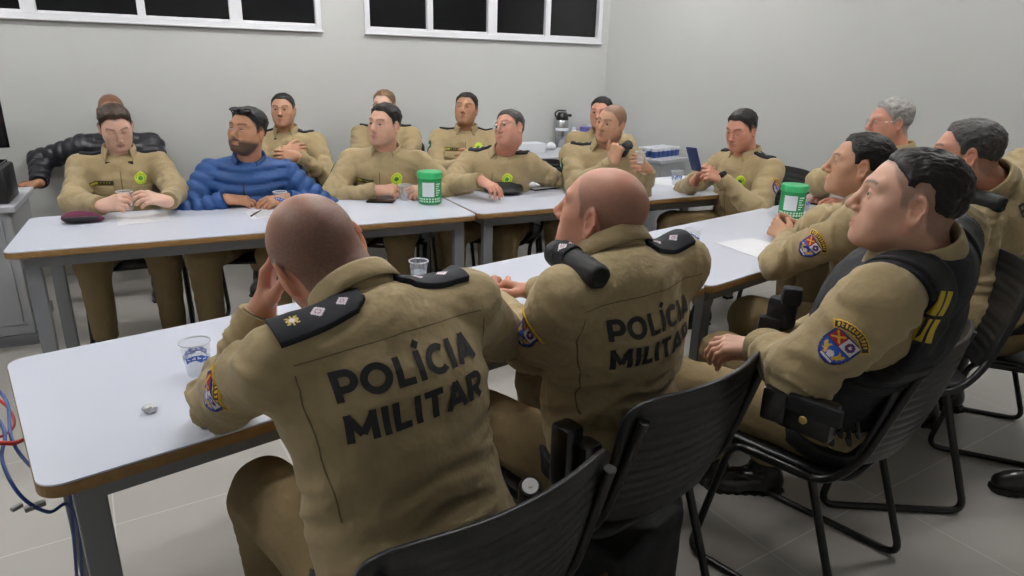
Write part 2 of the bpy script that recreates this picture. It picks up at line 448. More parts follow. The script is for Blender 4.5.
# ---------------------------------------------------------------- furniture
mat('laminate', srgb(214, 219, 234), .3, spec=.5, vary=.01, vscale=3)
mat('edge_wood', srgb(146, 112, 66), .45, bump=.2, bscale=80, vary=.12, vscale=30)
mat('grey_steel', srgb(128, 131, 137), .4, metal=.15, spec=.5)
mat('dark_steel', srgb(24, 24, 26), .3, metal=.2, spec=.6)
mat('black_plastic', srgb(30, 31, 34), .38, bump=.12, bscale=300, spec=.5)
mat('foot_black', srgb(18, 18, 18), .7)
def table(x, y, yaw, label, L=2.0, W=.68, h=.75, feet=True):
    t = empty('meeting_table', (x, y, 0), label, 'table', yaw, 'long white meeting tables')
    b = MB(); b.prism([(a+L/2, c+W/2) for a, c in rrect(L-.004, W-.004, .042)], h-.004, h); b.build('tabletop', MATS['laminate'], t)
    b = MB(); b.prism([(a+L/2, c+W/2) for a, c in rrect(L, W, .045)], h-.030, h-.0035); b.build('edge_band', MATS['edge_wood'], t, bevel=.006)
    f = MB()
    for yy in (.06, W-.06): f.box((L/2, yy, h-.055), (L-.14, .025, .05))
    for xx in (.075, L-.075): f.box((xx, W/2, h-.055), (.03, W-.1, .05))
    f.build('apron', MATS['grey_steel'], t)
    for xx in (.08, L-.08):
        for yy in (.075, W-.075):
            g = MB(); g.box((xx, yy, (h-.03)/2), (.055, .04, h-.03-.02)); l = g.build('leg', MATS['grey_steel'], t, bevel=.004)
            g = MB(); g.box((xx, yy, .008), (.058, .043, .016)); g.build('foot_cap', MATS['foot_black'], l)
    return t
table(-.62, 3.08, -.3, 'far row meeting table in front of the woman and the blue jacket man')
table(1.395, 3.09, .3, 'far row meeting table holding the black cap and the open folder')
table(-.28, 1.26, 12.5, 'white meeting table nearest the camera with the crumpled wrapper on it')
table(1.665, 1.68, 12.8, 'white meeting table in the near row, right one, with the full green jar')

def chair_proto():
    t = bpy.data.objects.new('stacking_chair', None); COL.objects.link(t); t.empty_display_size = .1
    for sx in (-1, 1):
        x = sx*.225; b = MB(); p = fillet([(x, -.10, .43), (x*1.04, -.245, .012), (x*1.04, .215, .012), (x, .13, .43), (x, -.10, .43)], .055, 6)
        b.tube(p, .0115, 10); b.build('leg_frame', MATS['dark_steel'], t, smooth=True)
        b = MB(); b.tube(fillet([(x, .1, .425), (x, -.13, .425), (x*.98, -.205, .52), (x*.94, -.285, .79)], .07, 6), [.011]*20 and .011, 10); b.build('back_post', MATS['dark_steel'], t, smooth=True)
    b = MB()
    for yy in (.12, -.1): b.tube([(-.225, yy, .425), (.225, yy, .425)], .010, 8)
    b.build('cross_bar', MATS['dark_steel'], t, smooth=True)
    def shell(nm, fn, nu, nv, th, corner):
        vs, fs = [], []
        for j in range(nv+1):
            for i in range(nu+1):
                u, v = i/nu*2-1, j/nv*2-1; k = max(abs(u), abs(v), 1e-6); r = max((abs(u)**corner+abs(v)**corner)**(1/corner), 1e-6); vs.append(fn(u*k/r, v*k/r))
        for j in range(nv):
            for i in range(nu): a = j*(nu+1)+i; fs.append((a, a+1, a+nu+2, a+nu+1))
        o = mesh(nm, vs, fs, MATS['black_plastic'], t, smooth=True); md = o.modifiers.new('s', 'SOLIDIFY'); md.thickness = th; md.offset = 0; return o
    shell('seat', lambda u, v: (u*.225, v*.205+.01, .447-.012*(1-u*u)*(1-v*v)-(.03*max(0, v-.6)**2*6)+.012*max(0, -v-.6)), 20, 20, .01, 6)
    def bk(u, v):
        z = .665+v*.165; return (u*(.235+.008*v), -.235-.085*(v+1)/2*.9+.055*u*u-.010*(1-v*v)+.0022*math.sin(v*38)*(abs(v) < .8)*(abs(u) < .85), z)
    shell('backrest', bk, 24, 60, .009, 7)
    g = MB(); g.box((.231, -.205, .575), (.002, .02, .05)); g.build('label_sticker', mat('sticker', srgb(210, 210, 208), .6), t)
    return t
CHAIR = [chair_proto(), False]
def chair(xy, heading, label, s=1.0):
    if not CHAIR[1]: c = CHAIR[0]; CHAIR[1] = True
    else: c = copy_tree(CHAIR[0])
    c.location = (float(xy[0]), float(xy[1]), 0); c.rotation_euler = (0, 0, math.radians(heading-90)); c.scale = (s, s, s)
    return tag(c, label, 'chair', 'black stacking chairs around the tables')
# ---------------------------------------------------------------- people
KHAKI = srgb(166, 148, 112); 
def khaki_mats():
    mat('khaki_cloth', KHAKI, .82, bump=.25, bscale=900, vary=.05, vscale=6, spec=.25, sheen=.15, bump2=.6, b2scale=15)
    mat('khaki_trousers', srgb(132, 115, 84), .85, bump=.25, bscale=900, vary=.06, vscale=8, spec=.2, bump2=.4, b2scale=18)
    mat('skin', None, .46, vcol='Col', bump=.12, bscale=350, spec=.4, sss=.12)
    mat('hair_dark', srgb(26, 22, 20), .55, bump=.9, bscale=260, vary=.3, vscale=60, spec=.4, stretch=(1, .35, 1))
    mat('hair_brown', srgb(58, 42, 32), .5, bump=.9, bscale=260, vary=.3, vscale=60, spec=.4)
    mat('hair_sandy', srgb(120, 92, 66), .6, bump=.8, bscale=300, vary=.25, vscale=60)
    mat('hair_grey', srgb(150, 148, 145), .6, bump=.9, bscale=220, vary=.35, vscale=50)
    mat('hair_salt', srgb(66, 64, 64), .6, bump=.9, bscale=260, vary=.4, vscale=80)
    mat('black_nylon', srgb(20, 21, 25), .62, bump=.3, bscale=500, vary=.15, vscale=12, bump2=.3, b2scale=25)
    mat('black_leather', srgb(16, 16, 17), .28, bump=.1, bscale=200, coat=.3)
    mat('black_rubber', srgb(22, 22, 23), .7, bump=.3, bscale=120)
    mat('strap_black', srgb(22, 25, 34), .8, bump=.3, bscale=700)
    mat('insignia_white', srgb(215, 205, 212), .5); mat('insignia_rose', srgb(170, 130, 150), .5)
    mat('insignia_gold', srgb(190, 165, 90), .4, metal=.3)
    mat('print_black', srgb(42, 42, 46), .7); mat('tape_olive', srgb(60, 56, 30), .8); mat('tape_yellow', srgb(190, 180, 60), .7)
    mat('badge_green', srgb(70, 160, 50), .7); mat('badge_lime', srgb(205, 225, 60), .6); mat('badge_dark', srgb(28, 90, 40), .7)
    mat('patch_navy', srgb(38, 52, 110), .8, bump=.3, bscale=900); mat('patch_blue', srgb(45, 85, 185), .8, bump=.3, bscale=900)
    mat('patch_red', srgb(165, 40, 48), .8, bump=.3, bscale=900); mat('patch_white', srgb(215, 212, 215), .8); mat('patch_yellow', srgb(222, 178, 50), .8)
    mat('patch_purple', srgb(95, 50, 110), .8); mat('eye_white', None, .12, vcol='Col', spec=.6)
    mat('steel', srgb(190, 192, 195), .25, metal=1); mat('glass_rim', srgb(60, 50, 45), .3, metal=.6)
    mat('seam', srgb(112, 98, 70), .9)
    mat('nail', srgb(214, 165, 150), .3)
khaki_mats()

HAIRY = [-.12, -.075, -.045, -.032, -.02, .0, .006, .021, .027, .042, .056, .067, .1]
HAIRZ = [-.075, -.068, -.045, -.005, .018, .016, -.004, -.006, .026, .044, .062, .073, .082]
def head_sdf(p, o):
    q = p.copy(); q[:, 0] = np.abs(q[:, 0]); jw = o.get('jaw', 1.0)
    d = smin(el(p, (0, -.02, .03), (.0745, .094, .085)), el(p, (0, .028, -.012), (.061*jw, .062, .09)), .04)
    d = smin(d, el(q, (.046*jw, .043, -.024), (.021, .028, .022)), .03)
    d = smin(d, rc(q, (.050*jw, -.004, -.055), (.020*jw, .064, -.099), .021, .017), .03)
    d = smin(d, el(p, (0, .028, -.085), (.042*jw, .047, .03+.012*o.get('fat', 0))), .03)
    d = smin(d, el(p, (0, .075, -.101), (.022*jw, .017, .016)), .02)
    d = smin(d, el(q, (.036*jw, .040, -.062), (.022+.004*o.get('fat', 0), .028, .030)), .03)
    d = smin(d, el(p, (0, .07, -.064), (.028, .021, .027)), .02)
    d = smin(d, rc(q, (.006, .083, .023), (.044, .067, .027), .0105, .010), .018)
    d = smax(d, -el(q, (.032, .095, .002), (.02, .017, .014)), .012)
    d = smin(d, rc(q, (.0315, .0735, .002), (.0315, .0736, .002), .0143, .0143), .006)
    op = o.get('open', 1.0)
    if op > .2: d = smax(d, -el(q, (.0315, .091, .0015), (.0125, .013, .0050*op)), .002)
    ns = o.get('nose', 1.0)
    d = smin(d, rc(p, (0, .086, .014), (0, .100+.007*ns, -.028), .0075, .0105*ns), .012)
    d = smin(d, el(p, (0, .101+.007*ns, -.033), (.0115*ns, .0115, .0105)), .008)
    d = smin(d, el(q, (.0125*ns, .096, -.038), (.0078, .0105, .0078)), .006)
    d = smax(d, -el(q, (.007, .101, -.0455), (.0036, .0055, .004)), .002)
    d = smin(d, rc(q, (0, .0925, -.066), (.021, .083, -.0695), .0055, .003), .004)
    d = smin(d, rc(q, (0, .0915, -.0775), (.017, .084, -.0755), .0066, .003), .004)
    d = smax(d, -el(p, (0, .1, -.0712), (.024, .0125, .0009)), .003)
    e = q-np.array((.0765, -.014, -.006), np.float32); a = math.radians(24)      # ear
    ex = e[:, 0]*math.cos(a)+e[:, 1]*math.sin(a); ey = -e[:, 0]*math.sin(a)+e[:, 1]*math.cos(a); ez = e[:, 2]-.12*e[:, 1]
    ez = ez/1.0; nar = np.where(ez < 0, .0115, .016)
    k = np.sqrt((ey/nar)**2+(ez/.028)**2); rim = np.sqrt(((k-1)*.018)**2+(ex-.003)**2)-.0042
    plate = np.maximum(np.abs(ex+.001)-.0028, (k-1)*.016)
    ear = smin(rim, plate, .004)
    ear = smin(ear, np.sqrt((ey-.006)**2+(ez+.004)**2*.5+(ex+.002)**2)-.0055, .005)
    ear = smin(ear, np.sqrt((ey-.001)**2+(ez+.026)**2*.8+(ex)**2)-.0072, .006)
    d = smin(d, ear, .007)
    nb = o['nbl']; fat = o.get('fat', 0)
    d = smin(d, rc(p, (0, -.03, -.055), nb, .058+.008*fat, .066+.01*fat), .035)
    if fat: d = smin(d, el(p, (0, -.062, -.075), (.045, .03, .028)), .02)
    return d
def hair_line(p, o):
    rec = o.get('rec', .012); z = np.interp(p[:, 1], HAIRY, HAIRZ)
    z = z+rec*np.exp(-((np.abs(p[:, 0])-.035)/.022)**2)*np.clip((p[:, 1]-.02)/.03, 0, 1)
    return p[:, 2]-z.astype(np.float32)
def hair_sdf(p, o):
    st = o['hair']; top = np.clip((p[:, 2]-.03)/.05, 0, 1); HL = hair_line(p, o)-o.get('lift', .012)*np.clip((.085-p[:, 2])/.04, 0, 1); ed = np.clip(HL/.04, 0, 1); t = .0015+(.003+top*(o.get('vol', .011)*.75))*ed
    front = np.clip((p[:, 1]-.01)/.06, 0, 1)*top; t = t+front*ed*o.get('quiff', .001)
    n = (perlin(p*np.array([60, 25, 60], np.float32)+3)*.0045+perlin(p*np.array([150, 70, 150], np.float32))*.003)*(.35+.65*ed)*o.get('tex', 1)
    d = smin(el(p, (0, -.02, .03), (.0745, .094, .085)), el(p, (0, .028, -.012), (.061, .062, .09)), .04)-t-n
    d = smax(d, -(HL+perlin(p*70)*.008+perlin(p*160)*.006)*.85, .003)
    if st == 'tied':
        d = smin(d, el(p, (0, -.105, -.035), (.03, .026, .03)), .01)
    if st == 'fringe_bald':       # bare crown, hair only at the sides and back
        bare = el(p, (0, .01, .12), (.062, .1, .075)); d = smax(d, -bare, .01)
    return d
def mix(c, t, w): w = np.clip(w, 0, 1)[:, None]; return c*(1-w)+np.array(t[:3], np.float32)*w
def head_paint(p, o):
    q = p.copy(); q[:, 0] = np.abs(q[:, 0]); base = np.array(o['skin'][:3], np.float32)
    c = np.tile(base, (len(p), 1)); n = perlin(p*45)
    c = c*(1+.08*n[:, None])
    red = np.exp(-((q[:, 0]-.04)**2+(p[:, 2]+.03)**2)/.022**2)*(p[:, 1] > .04)*.16+np.exp(-((p-np.array([0, .108, -.033]))**2).sum(1)/.016**2)*.16
    red += (q[:, 0] > .076)*(p[:, 2] < .03)*.3+.12*np.clip((-.09-p[:, 2])/.04, 0, 1)
    c = mix(c, (base[0]*.95, base[1]*.66, base[2]*.6), red)
    hc = np.array(o.get('haircol', srgb(30, 25, 22))[:3])
    bz = np.exp(-((p[:, 2]-(.0255+.006*np.sin(np.clip((q[:, 0]-.012)/.04, 0, 1)*2.4)))/(.0042*o.get('brow', 1)))**2)*(q[:, 0] > .012)*(q[:, 0] < .053)*(p[:, 1] > .045)
    c = mix(c, hc, bz*.8)
    lip = np.clip(1-np.maximum(np.abs(p[:, 2]+.0715)/.0105, q[:, 0]/.024)**4, 0, 1)*(p[:, 1] > .08)
    c = mix(c, (base[0]*.72, base[1]*.42, base[2]*.42) if not o.get('lipstick') else (.32, .1, .09), lip*.6)
    lash = np.exp(-(((q[:, 0]-.0315)/.0145)**2+((p[:, 2]-.0045)/.0035)**2)**2)*(p[:, 1] > .07)
    c = mix(c, hc*.6, lash*.55*(1 if o.get('open', 1) > .2 else .6))
    jaw = np.clip((-.045-p[:, 2])/.02, 0, 1)*(p[:, 2] > -.135)*np.clip((p[:, 1]+.01)/.02, 0, 1)*(1-lip)
    jaw = np.maximum(jaw, np.exp(-((p[:, 2]+.056)/.006)**2)*(q[:, 0] < .026)*(p[:, 1] > .08)*(o.get('beard', .1) > .5))
    c = mix(c, hc*.9+base*.05, jaw*o.get('beard', .12)*.7)
    if o.get('shave'):
        f = np.clip(hair_line(p, o)/.012+.5, 0, 1)
        if o.get('crown'): f = f*np.clip(1-np.exp(-((p[:, 0]/.06)**2+((p[:, 1]-o['crown'])/.085)**2))*(p[:, 2] > .02)*1.25*np.clip((p[:, 2]-.03)/.04, 0, 1), 0.12, 1)
        f = f*(q[:, 0]+np.where((p[:, 2] < .02) & (p[:, 1] > -.035), 1, 0)*0 < .0800)
        c = mix(c, hc, f*o['shave']*(1+.3*perlin(p*300)))
    elif o.get('hair'): c = mix(c, hc, np.clip(hair_line(p, o)/.014+.7, 0, 1)*.75)
    return np.clip(c, 0, 1)

CURL = {'flat': (8, 12, 8), 'rest': (22, 34, 20), 'hold': (42, 52, 32), 'fist': (78, 88, 50), 'clasp': (50, 62, 30), 'point': (15, 20, 12), 'thumb': (75, 80, 45)}
def hand_prims(side, style, s):
    """joints in the hand's own frame: y to the fingertips, z out of the back of the hand, x to the thumb"""
    P = []; cu = CURL[style]; nails = []
    for i, (x, ln, sp) in enumerate(((.030, .070, 7), (.0105, .079, 2), (-.0095, .073, -3), (-.0275, .057, -9))):
        b = V3(x, .088-abs(x-.008)*.22, 0); P.append((V3(x*.55, .012, -.002), b, .0135, .0105, 'p'))
        a = 0; d0 = math.radians(sp); pos = b; rr = .0094-.0008*(i == 3); cv = [c*(1+.12*i-.08) for c in cu]
        for j, (fr, rad) in enumerate(((.45, rr), (.31, rr*.92), (.24, rr*.84))):
            a += math.radians(cv[j]); d = V3(math.sin(d0)*math.cos(a), math.cos(d0)*math.cos(a), -math.sin(a))
            q = pos+d*ln*fr; P.append((pos, q, rad, rad*.93, i)); pos = q
        nails.append(pos)
    th = {'flat': (.75, .62, -.2), 'rest': (.55, .75, -.4), 'hold': (.5, .6, -.65), 'fist': (.25, .7, -.7), 'clasp': (.42, .8, -.2), 'point': (.5, .7, -.4), 'thumb': (.35, .95, .1)}[style]
    t0 = V3(.018, .022, -.008); d = nrm(th); t1 = t0+nrm(V3(.7, .6, -.45))*.036; t2 = t1+d*.034; t3 = t2+nrm(d+V3(-.35, .25, 0))*.027
    P += [(t0, t1, .016, .0135, 'p'), (t1, t2, .0115, .0105, 5), (t2, t3, .0105, .0085, 5)]
    return [(V3(a[0]*side, a[1], a[2])*s, V3(b[0]*side, b[1], b[2])*s, r1*s, r2*s, k) for a, b, r1, r2, k in P]
def make_hand(W, M3, side, style, s, h, skin, fore):
    """W wrist, M3 axes (x thumb side for a right-of-y frame, y fingers, z dorsal); fore = the forearm end inside the sleeve"""
    P = hand_prims(side, style, s); fl = (np.asarray(fore)-W)@M3
    def f(p):
        d = rc(p, fl, (0, 0, 0), .029*s, .0245*s); wr = rc(p, (0, 0, 0), (0, .02*s, -.002*s), .022*s, .020*s); d = smin(d, wr, .02)
        fing = {}
        for a, b, r1, r2, k in P:
            e = rc(p, a, b, r1, r2)
            if k == 'p': d = smin(d, e, .016*s)
            else: fing[k] = e if k not in fing else smin(fing[k], e, .004*s)
        for k in fing: d = smin(d, fing[k], .006*s)
        return d
    pts = np.array([a for a, *_ in P]+[b for _, b, *_ in P]+[fl, (0, 0, 0)]); lo = pts.min(0)-.035; hi = pts.max(0)+.035
    v, q = surfnet(f, lo, hi, h, B=4)
    c = np.tile(np.array(skin[:3], np.float32), (len(v), 1))*(1+.07*perlin(v*60)[:, None])
    for a, b, r1, r2, k in P:
        if k != 'p':
            dd = ((v-b)**2).sum(1); c = mix(c, (skin[0]*.98, skin[1]*.68, skin[2]*.62), np.exp(-dd/(.011*s)**2)*.45)
    return (W+v@M3.T).astype(np.float32), q, c
def ik(a, c, l1, l2, pole):
    d = c-a; L = np.linalg.norm(d); u = d/max(L, 1e-6); L = min(L, (l1+l2)*.995); c = a+u*L
    x = (l1*l1-l2*l2+L*L)/(2*L); y = math.sqrt(max(l1*l1-x*x, 0)); pp = np.asarray(pole, float); pp = nrm(pp-u*(pp@u))
    return a+u*x+pp*y, c

def person(name='person', **o):
    """builds one seated person; returns a dict of frames and meshes for extras"""
    s = o.get('s', 1.0); HD = np.asarray(o['head'], float); far = o.get('far', 1)
    hf = {0: .0026, 1: .0034, 2: .0045}[far]; hc = {0: .0075, 1: .0095, 2: .0115}[far]; hh = {0: .0026, 1: .0034, 2: .0042}[far]
    to_cam = math.degrees(math.atan2(-HD[1], -HD[0]))
    hy = to_cam-o['look']; ty = to_cam-o['turn'] if 'turn' in o else o['torso']; py_ = o.get('pel_dir', ty)
    y = hdir(hy); x = V3(math.sin(math.radians(hy)), -math.cos(math.radians(hy)), 0); z = V3(0, 0, 1)
    a = math.radians(o.get('pitch', 0)); y, z = y*math.cos(a)+z*math.sin(a), z*math.cos(a)-y*math.sin(a)
    a = math.radians(o.get('roll', 0)); x, z = x*math.cos(a)-z*math.sin(a), z*math.cos(a)+x*math.sin(a)
    HM = np.stack([x, y, z], 1)
    F0 = hdir(ty); NB = HD+V3(0, 0, -.160*s)-F0*.04*s
    nbo = o.get('nb', (0, 0, 0)); R0 = V3(F0[1], -F0[0], 0); NB = NB+F0*nbo[0]+R0*nbo[1]+V3(0, 0, nbo[2])
    if 'nbw' in o: NB = np.asarray(o['nbw'], float)
    if 'pel' in o: PEL = np.asarray(o['pel'], float)
    else: PEL = V3(NB[0], NB[1], o.get('pz', .53))-F0*o.get('lean', .08)-R0*o.get('side', 0)
    U = nrm(NB-PEL); Rv = nrm(np.cross(F0, U)); 
    if 'sh_roll' in o:
        q = math.radians(o['sh_roll']); Rv = nrm(Rv*math.cos(q)-U*math.sin(q))
    Fv = np.cross(U, Rv); LT = np.linalg.norm(NB-PEL); g = o.get('girth', 1.0); bel = o.get('belly', 1.0); sw = .178*s*o.get('shw', 1)
    SH = {'R': NB+Rv*sw-U*.045*s, 'L': NB-Rv*sw-U*.045*s}
    for k in 'LR':
        if 'shr'+k in o: SH[k] = SH[k]+np.asarray(o['shr'+k])
    l1, l2 = .285*s, .25*s; EL_, WR, HMX = {}, {}, {}; hs = o['hands']
    for k in 'RL':
        sd = 1 if k == 'R' else -1; hspec = hs[k]; pos = np.asarray(hspec[0], float); dr = nrm(hspec[1]); up = np.asarray(hspec[2], float)
        wr = pos-dr*.075*s; pole = hspec[4] if len(hspec) > 4 else (Rv*sd*.5-V3(0, 0, 1)-Fv*.2)
        EL_[k], w2 = ik(SH[k], wr, l1, l2, pole); WR[k] = w2
        if 'elb'+k in o: EL_[k] = np.asarray(o['elb'+k], float); WR[k] = wr
        yy = dr; zz = nrm(up-yy*(up@yy)); xx = np.cross(yy, zz)
        HMX[k] = np.stack([xx, yy, zz], 1)
    P0 = hdir(py_); PR = V3(P0[1], -P0[0], 0); KN, AN = {}, {}
    for k in 'RL':
        sd = 1 if k == 'R' else -1; kk = o.get('knee'+k); aa = o.get('foot'+k)
        KN[k] = np.asarray(kk, float) if kk is not None else PEL+P0*.44*s+PR*sd*.15*s+V3(0, 0, .5*s-PEL[2]+.01)
        AN[k] = np.asarray(aa, float) if aa is not None else V3(KN[k][0], KN[k][1], .1)-P0*.02*s
    HIP = {k: PEL+PR*(.09*s*(1 if k == 'R' else -1))-V3(0, 0, .01) for k in 'RL'}
    # ---- body: head and neck, hands, and the rest beneath the clothes
    ho = dict(o.get('face', {})); ho.setdefault('skin', srgb(196, 150, 124)); skin = ho['skin']
    ho['nbl'] = tuple((((NB-U*.04*s)-HD)@HM)/s/o.get('hd', .87)); nbl = np.array(ho['nbl'])
    lo = np.minimum([-.1, -.13, -.13], nbl-.09); hi = np.maximum([.1, .135, .13], nbl+.09)
    hx = np.array(o.get('hscale', (1.04, 1, 1)))*o.get('hd', .87)
    v, q = surfnet(lambda p: head_sdf(p, ho), lo, hi, hf/s, B=6)
    parts = [((HD+(v*hx*s)@HM.T).astype(np.float32), q, head_paint(v, ho))]
    for k in 'RL':
        sd = 1 if k == 'R' else -1
        if hs[k][3] is None: continue
        parts.append(make_hand(WR[k], HMX[k], -sd, hs[k][3], s*o.get('hands_s', 1), hh, skin, WR[k]+nrm(EL_[k]-WR[k])*.09*s))
    def core(p):
        d = smin(rc(p, PEL, NB-U*.1*s, .1*s, .1*s), rc(p, SH['L'], SH['R'], .045*s, .045*s), .05)
        for k in 'RL':
            d = smin(d, rc(p, SH[k], EL_[k], .04*s, .034*s), .03); d = smin(d, rc(p, EL_[k], WR[k]-nrm(WR[k]-EL_[k])*.03, .034*s, .026*s), .02)
            d = smin(d, rc(p, HIP[k], KN[k], .065*s, .045*s), .04); d = smin(d, rc(p, KN[k], AN[k]+V3(0, 0, .04), .045*s, .032*s), .02)
        return d
    allp = np.array([PEL, NB]+[D[k] for D in (SH, EL_, WR, KN, AN) for k in 'RL'])
    v, q = surfnet(core, allp.min(0)-.15, allp.max(0)+.15, .02, B=4)
    parts.append((v, q, np.tile(np.array(skin[:3], np.float32), (len(v), 1))))
    V, Q, C = join(parts); ORG = V3(PEL[0], PEL[1], 0)
    body = mesh(name, V, Q, MATS['skin'], smooth=True, cols=C)
    tag(body, o['label'], 'person', o.get('group'))
    def child(nm, v, f, m, par=body, **kw): return mesh(nm, v, f, m, par, **kw)
    # ---- eyes
    if ho.get('open', 1) > .2 and o.get('eyes', True):
        gz = nrm(ho.get('gaze', (0, 1, 0)))
        for sx in (-1, 1):
            bm = bmesh.new(); bmesh.ops.create_uvsphere(bm, u_segments=28, v_segments=20, radius=.0124)
            ev = np.array([tuple(w_.co) for w_ in bm.verts], np.float32); ef = [[w_.index for w_ in f.verts] for f in bm.faces]; bm.free()
            ca = (ev/.0124)@gz; col = np.tile(np.array([.58, .54, .52], np.float32), (len(ev), 1))
            col[ca > .87] = (.035, .02, .012); col[ca > .985] = (.004, .004, .004)
            pos = ev+np.array([sx*.0315, .0735, .002]); child('eye', HD+(pos*hx*s)@HM.T, ef, MATS['eye_white'], smooth=True, cols=col)
    # ---- hair
    if ho.get('hair'):
        v, q = surfnet(lambda p: hair_sdf(p, ho), (-.11, -.16, -.1), (.11, .13, .16), hf*1.1/s, B=6)
        if len(v): child('hair', HD+(v*hx*s)@HM.T, q, MATS[ho.get('hairmat', 'hair_dark')], smooth=True)
    # ---- jacket
    quilt = o.get('quilt', 0); amp = o.get('fold', 1.0)*s; seed = o.get('seed', 1)*7.3
    BM = np.stack([Rv, Fv, U], 1).astype(np.float32)
    def torso(p, ex=0):
        d = el(p, NB-U*LT*.30+Fv*.012*s, (.168*s*g+ex, .118*s*g+ex, .165*s+ex), BM)
        d = smin(d, el(p, NB-U*LT*.66+Fv*.025*s*bel, (.158*s*g+ex, (.12+.05*(bel-1))*s*g*bel+ex, .19*s+ex), BM), .07)
        d = smin(d, el(p, PEL+U*.02, (.165*s*g+ex, .128*s*g+ex, .12*s+ex), BM), .06)
        for k in 'RL':
            d = smin(d, rc(p, NB-U*.028*s-Fv*.016*s, SH[k]+U*.004*s, .055*s+ex, .056*s+ex), .05)
        return d
    def arm(p, k, ex=0):
        e = EL_[k]; w_ = WR[k]-nrm(WR[k]-e)*.012*s; t = o.get('slv', 1.0)
        up = rc(p, SH[k], e, .067*s*t+ex, .053*s*t+ex); lo_ = rc(p, e, w_, .054*s*t+ex, .040*s*t+ex); d = smin(up, lo_, .03)
        wx = nrm(w_-e); dw = (p-w_.astype(np.float32))@wx.astype(np.float32); return smax(d, dw-.004, .006)
    def armfold(p, k):
        e = EL_[k].astype(np.float32); ax1 = nrm(e-SH[k]).astype(np.float32); ax2 = nrm(WR[k]-e).astype(np.float32); r_ = p-e
        t1 = r_@ax1; t2 = r_@ax2; al = np.where(np.abs(t1) > 1e9, 0, np.where((t2 > 0) & (t2 > -t1), t2, t1)); de = np.exp(-(r_**2).sum(1)/(.085*s)**2)
        if quilt: return .019*np.sqrt(np.abs(np.sin(math.pi*al/quilt)))-.012
        w_ = perlin(p*9+seed)*1.2; n1 = perlin(np.stack([al*24/s+w_*1.6, (r_@np.cross(ax1, [0, 0, 1.0001]).astype(np.float32))*7, r_[:, 2]*7+seed], 1).astype(np.float32))
        return amp*((.009+.016*de)*(.8-2.8*np.abs(n1))+.005*perlin(p*14+seed))
    def torfold(p):
        r_ = (p-NB.astype(np.float32))@BM; 
        if quilt: return .020*np.sqrt(np.abs(np.sin(math.pi*r_[:, 2]/quilt)))-.012
        w_ = perlin(p*5+seed)*1.5; low = np.clip((-r_[:, 2]/s-.18)/.2, 0, 1)
        n1 = perlin(np.stack([r_[:, 0]*6+w_, r_[:, 1]*6+seed, (r_[:, 2]+.25*np.abs(r_[:, 0]))*15+w_], 1).astype(np.float32))
        return amp*((.0075+.010*low)*(.8-2.8*np.abs(n1))+.009*perlin(p*6.5+seed))
    def jk(p):
        d = torso(p)-torfold(p); cut = -((p-PEL.astype(np.float32))@U.astype(np.float32))+.005; d = smax(d, cut, .03)
        for k in 'RL': d = smin(d, arm(p, k)-armfold(p, k), .028*s)
        return d
    pts = np.array([PEL, NB, SH['L'], SH['R'], EL_['L'], EL_['R'], WR['L'], WR['R']])
    jlo, jhi = pts.min(0)-.22*s*g, pts.max(0)+.22*s*g
    jm = MATS[o.get('jmat', 'khaki_cloth')]
    v, q = surfnet(jk, jlo, jhi, hc, B=5); JK = child('jacket', v, q, jm, smooth=True); S = Surf(v, q)
    for k in 'RL':      # cuffs
        if hs[k][3] is None: continue
        wx = nrm(WR[k]-EL_[k]); b = MB(); c0 = WR[k]-wx*.045*s; c1 = WR[k]-wx*.0*s
        b.tube([c0, c0+wx*.006, c1-wx*.004, c1, c1-wx*.006], [.044*s, .047*s, .0435*s, .0385*s, .03*s], 20, caps=False); b.build('cuff', jm, JK, smooth=True)
    # ---- collar
    if o.get('collar', True):
        c0 = NB-U*.04*s; nx = nrm(HD-HM[:, 1]*.03*s+HM[:, 2]*-.055*s-c0); ax = nrm(U*.25+nx*.75); CC = c0+nx*.066*s; cf = nrm(Fv-ax*(Fv@ax)); cr = np.cross(cf, ax)
        op = o.get('copen', 28); prof = [(.064, -.02, 0), (.064, .0, 0), (.0625, .022, 0), (.063, .034, 0), (.0665, .037, 0), (.0725, .031, .3), (.077, .014, .7), (.081, -.004, 1)]
        fat = ho.get('fat', 0); vs = []; fs = []; n = 40; kp = len(prof); hgt = o.get('ch', 1.0)
        for i in range(n+1):
            th = math.radians(op+(360-2*op)*i/n); fr = abs(abs(i/n-.5)*2); d_ = cf*math.cos(th)*1.08+cr*math.sin(th)
            tip = max(0, (fr-.72)/.28)
            for rr, zz, fl in prof:
                r2 = rr+.006*fat+fl*tip*.018; z2 = zz*hgt-fl*tip*.038-.012*tip*(1-fl)
                vs.append(CC+ax*z2*s+d_*r2*s*(1.06 if rr < .072 else 1.0)-cf*.004*s)
        for i in range(n):
            for j in range(kp-1): fs.append((i*kp+j, (i+1)*kp+j, (i+1)*kp+j+1, i*kp+j+1))
        CO = child('collar', vs, fs, jm, par=JK, smooth=True); md = CO.modifiers.new('s', 'SOLIDIFY'); md.thickness = .0035; md.offset = 0
        if o.get('under'):
            b = MB(); b.tube([NB-ax*.02*s, NB+ax*.012*s, NB+ax*.02*s, NB+ax*.012*s], [.08*s, .0655*s, .062*s, .05*s], 24, caps=False); b.build('undershirt', MATS[o['under']], body, smooth=True)
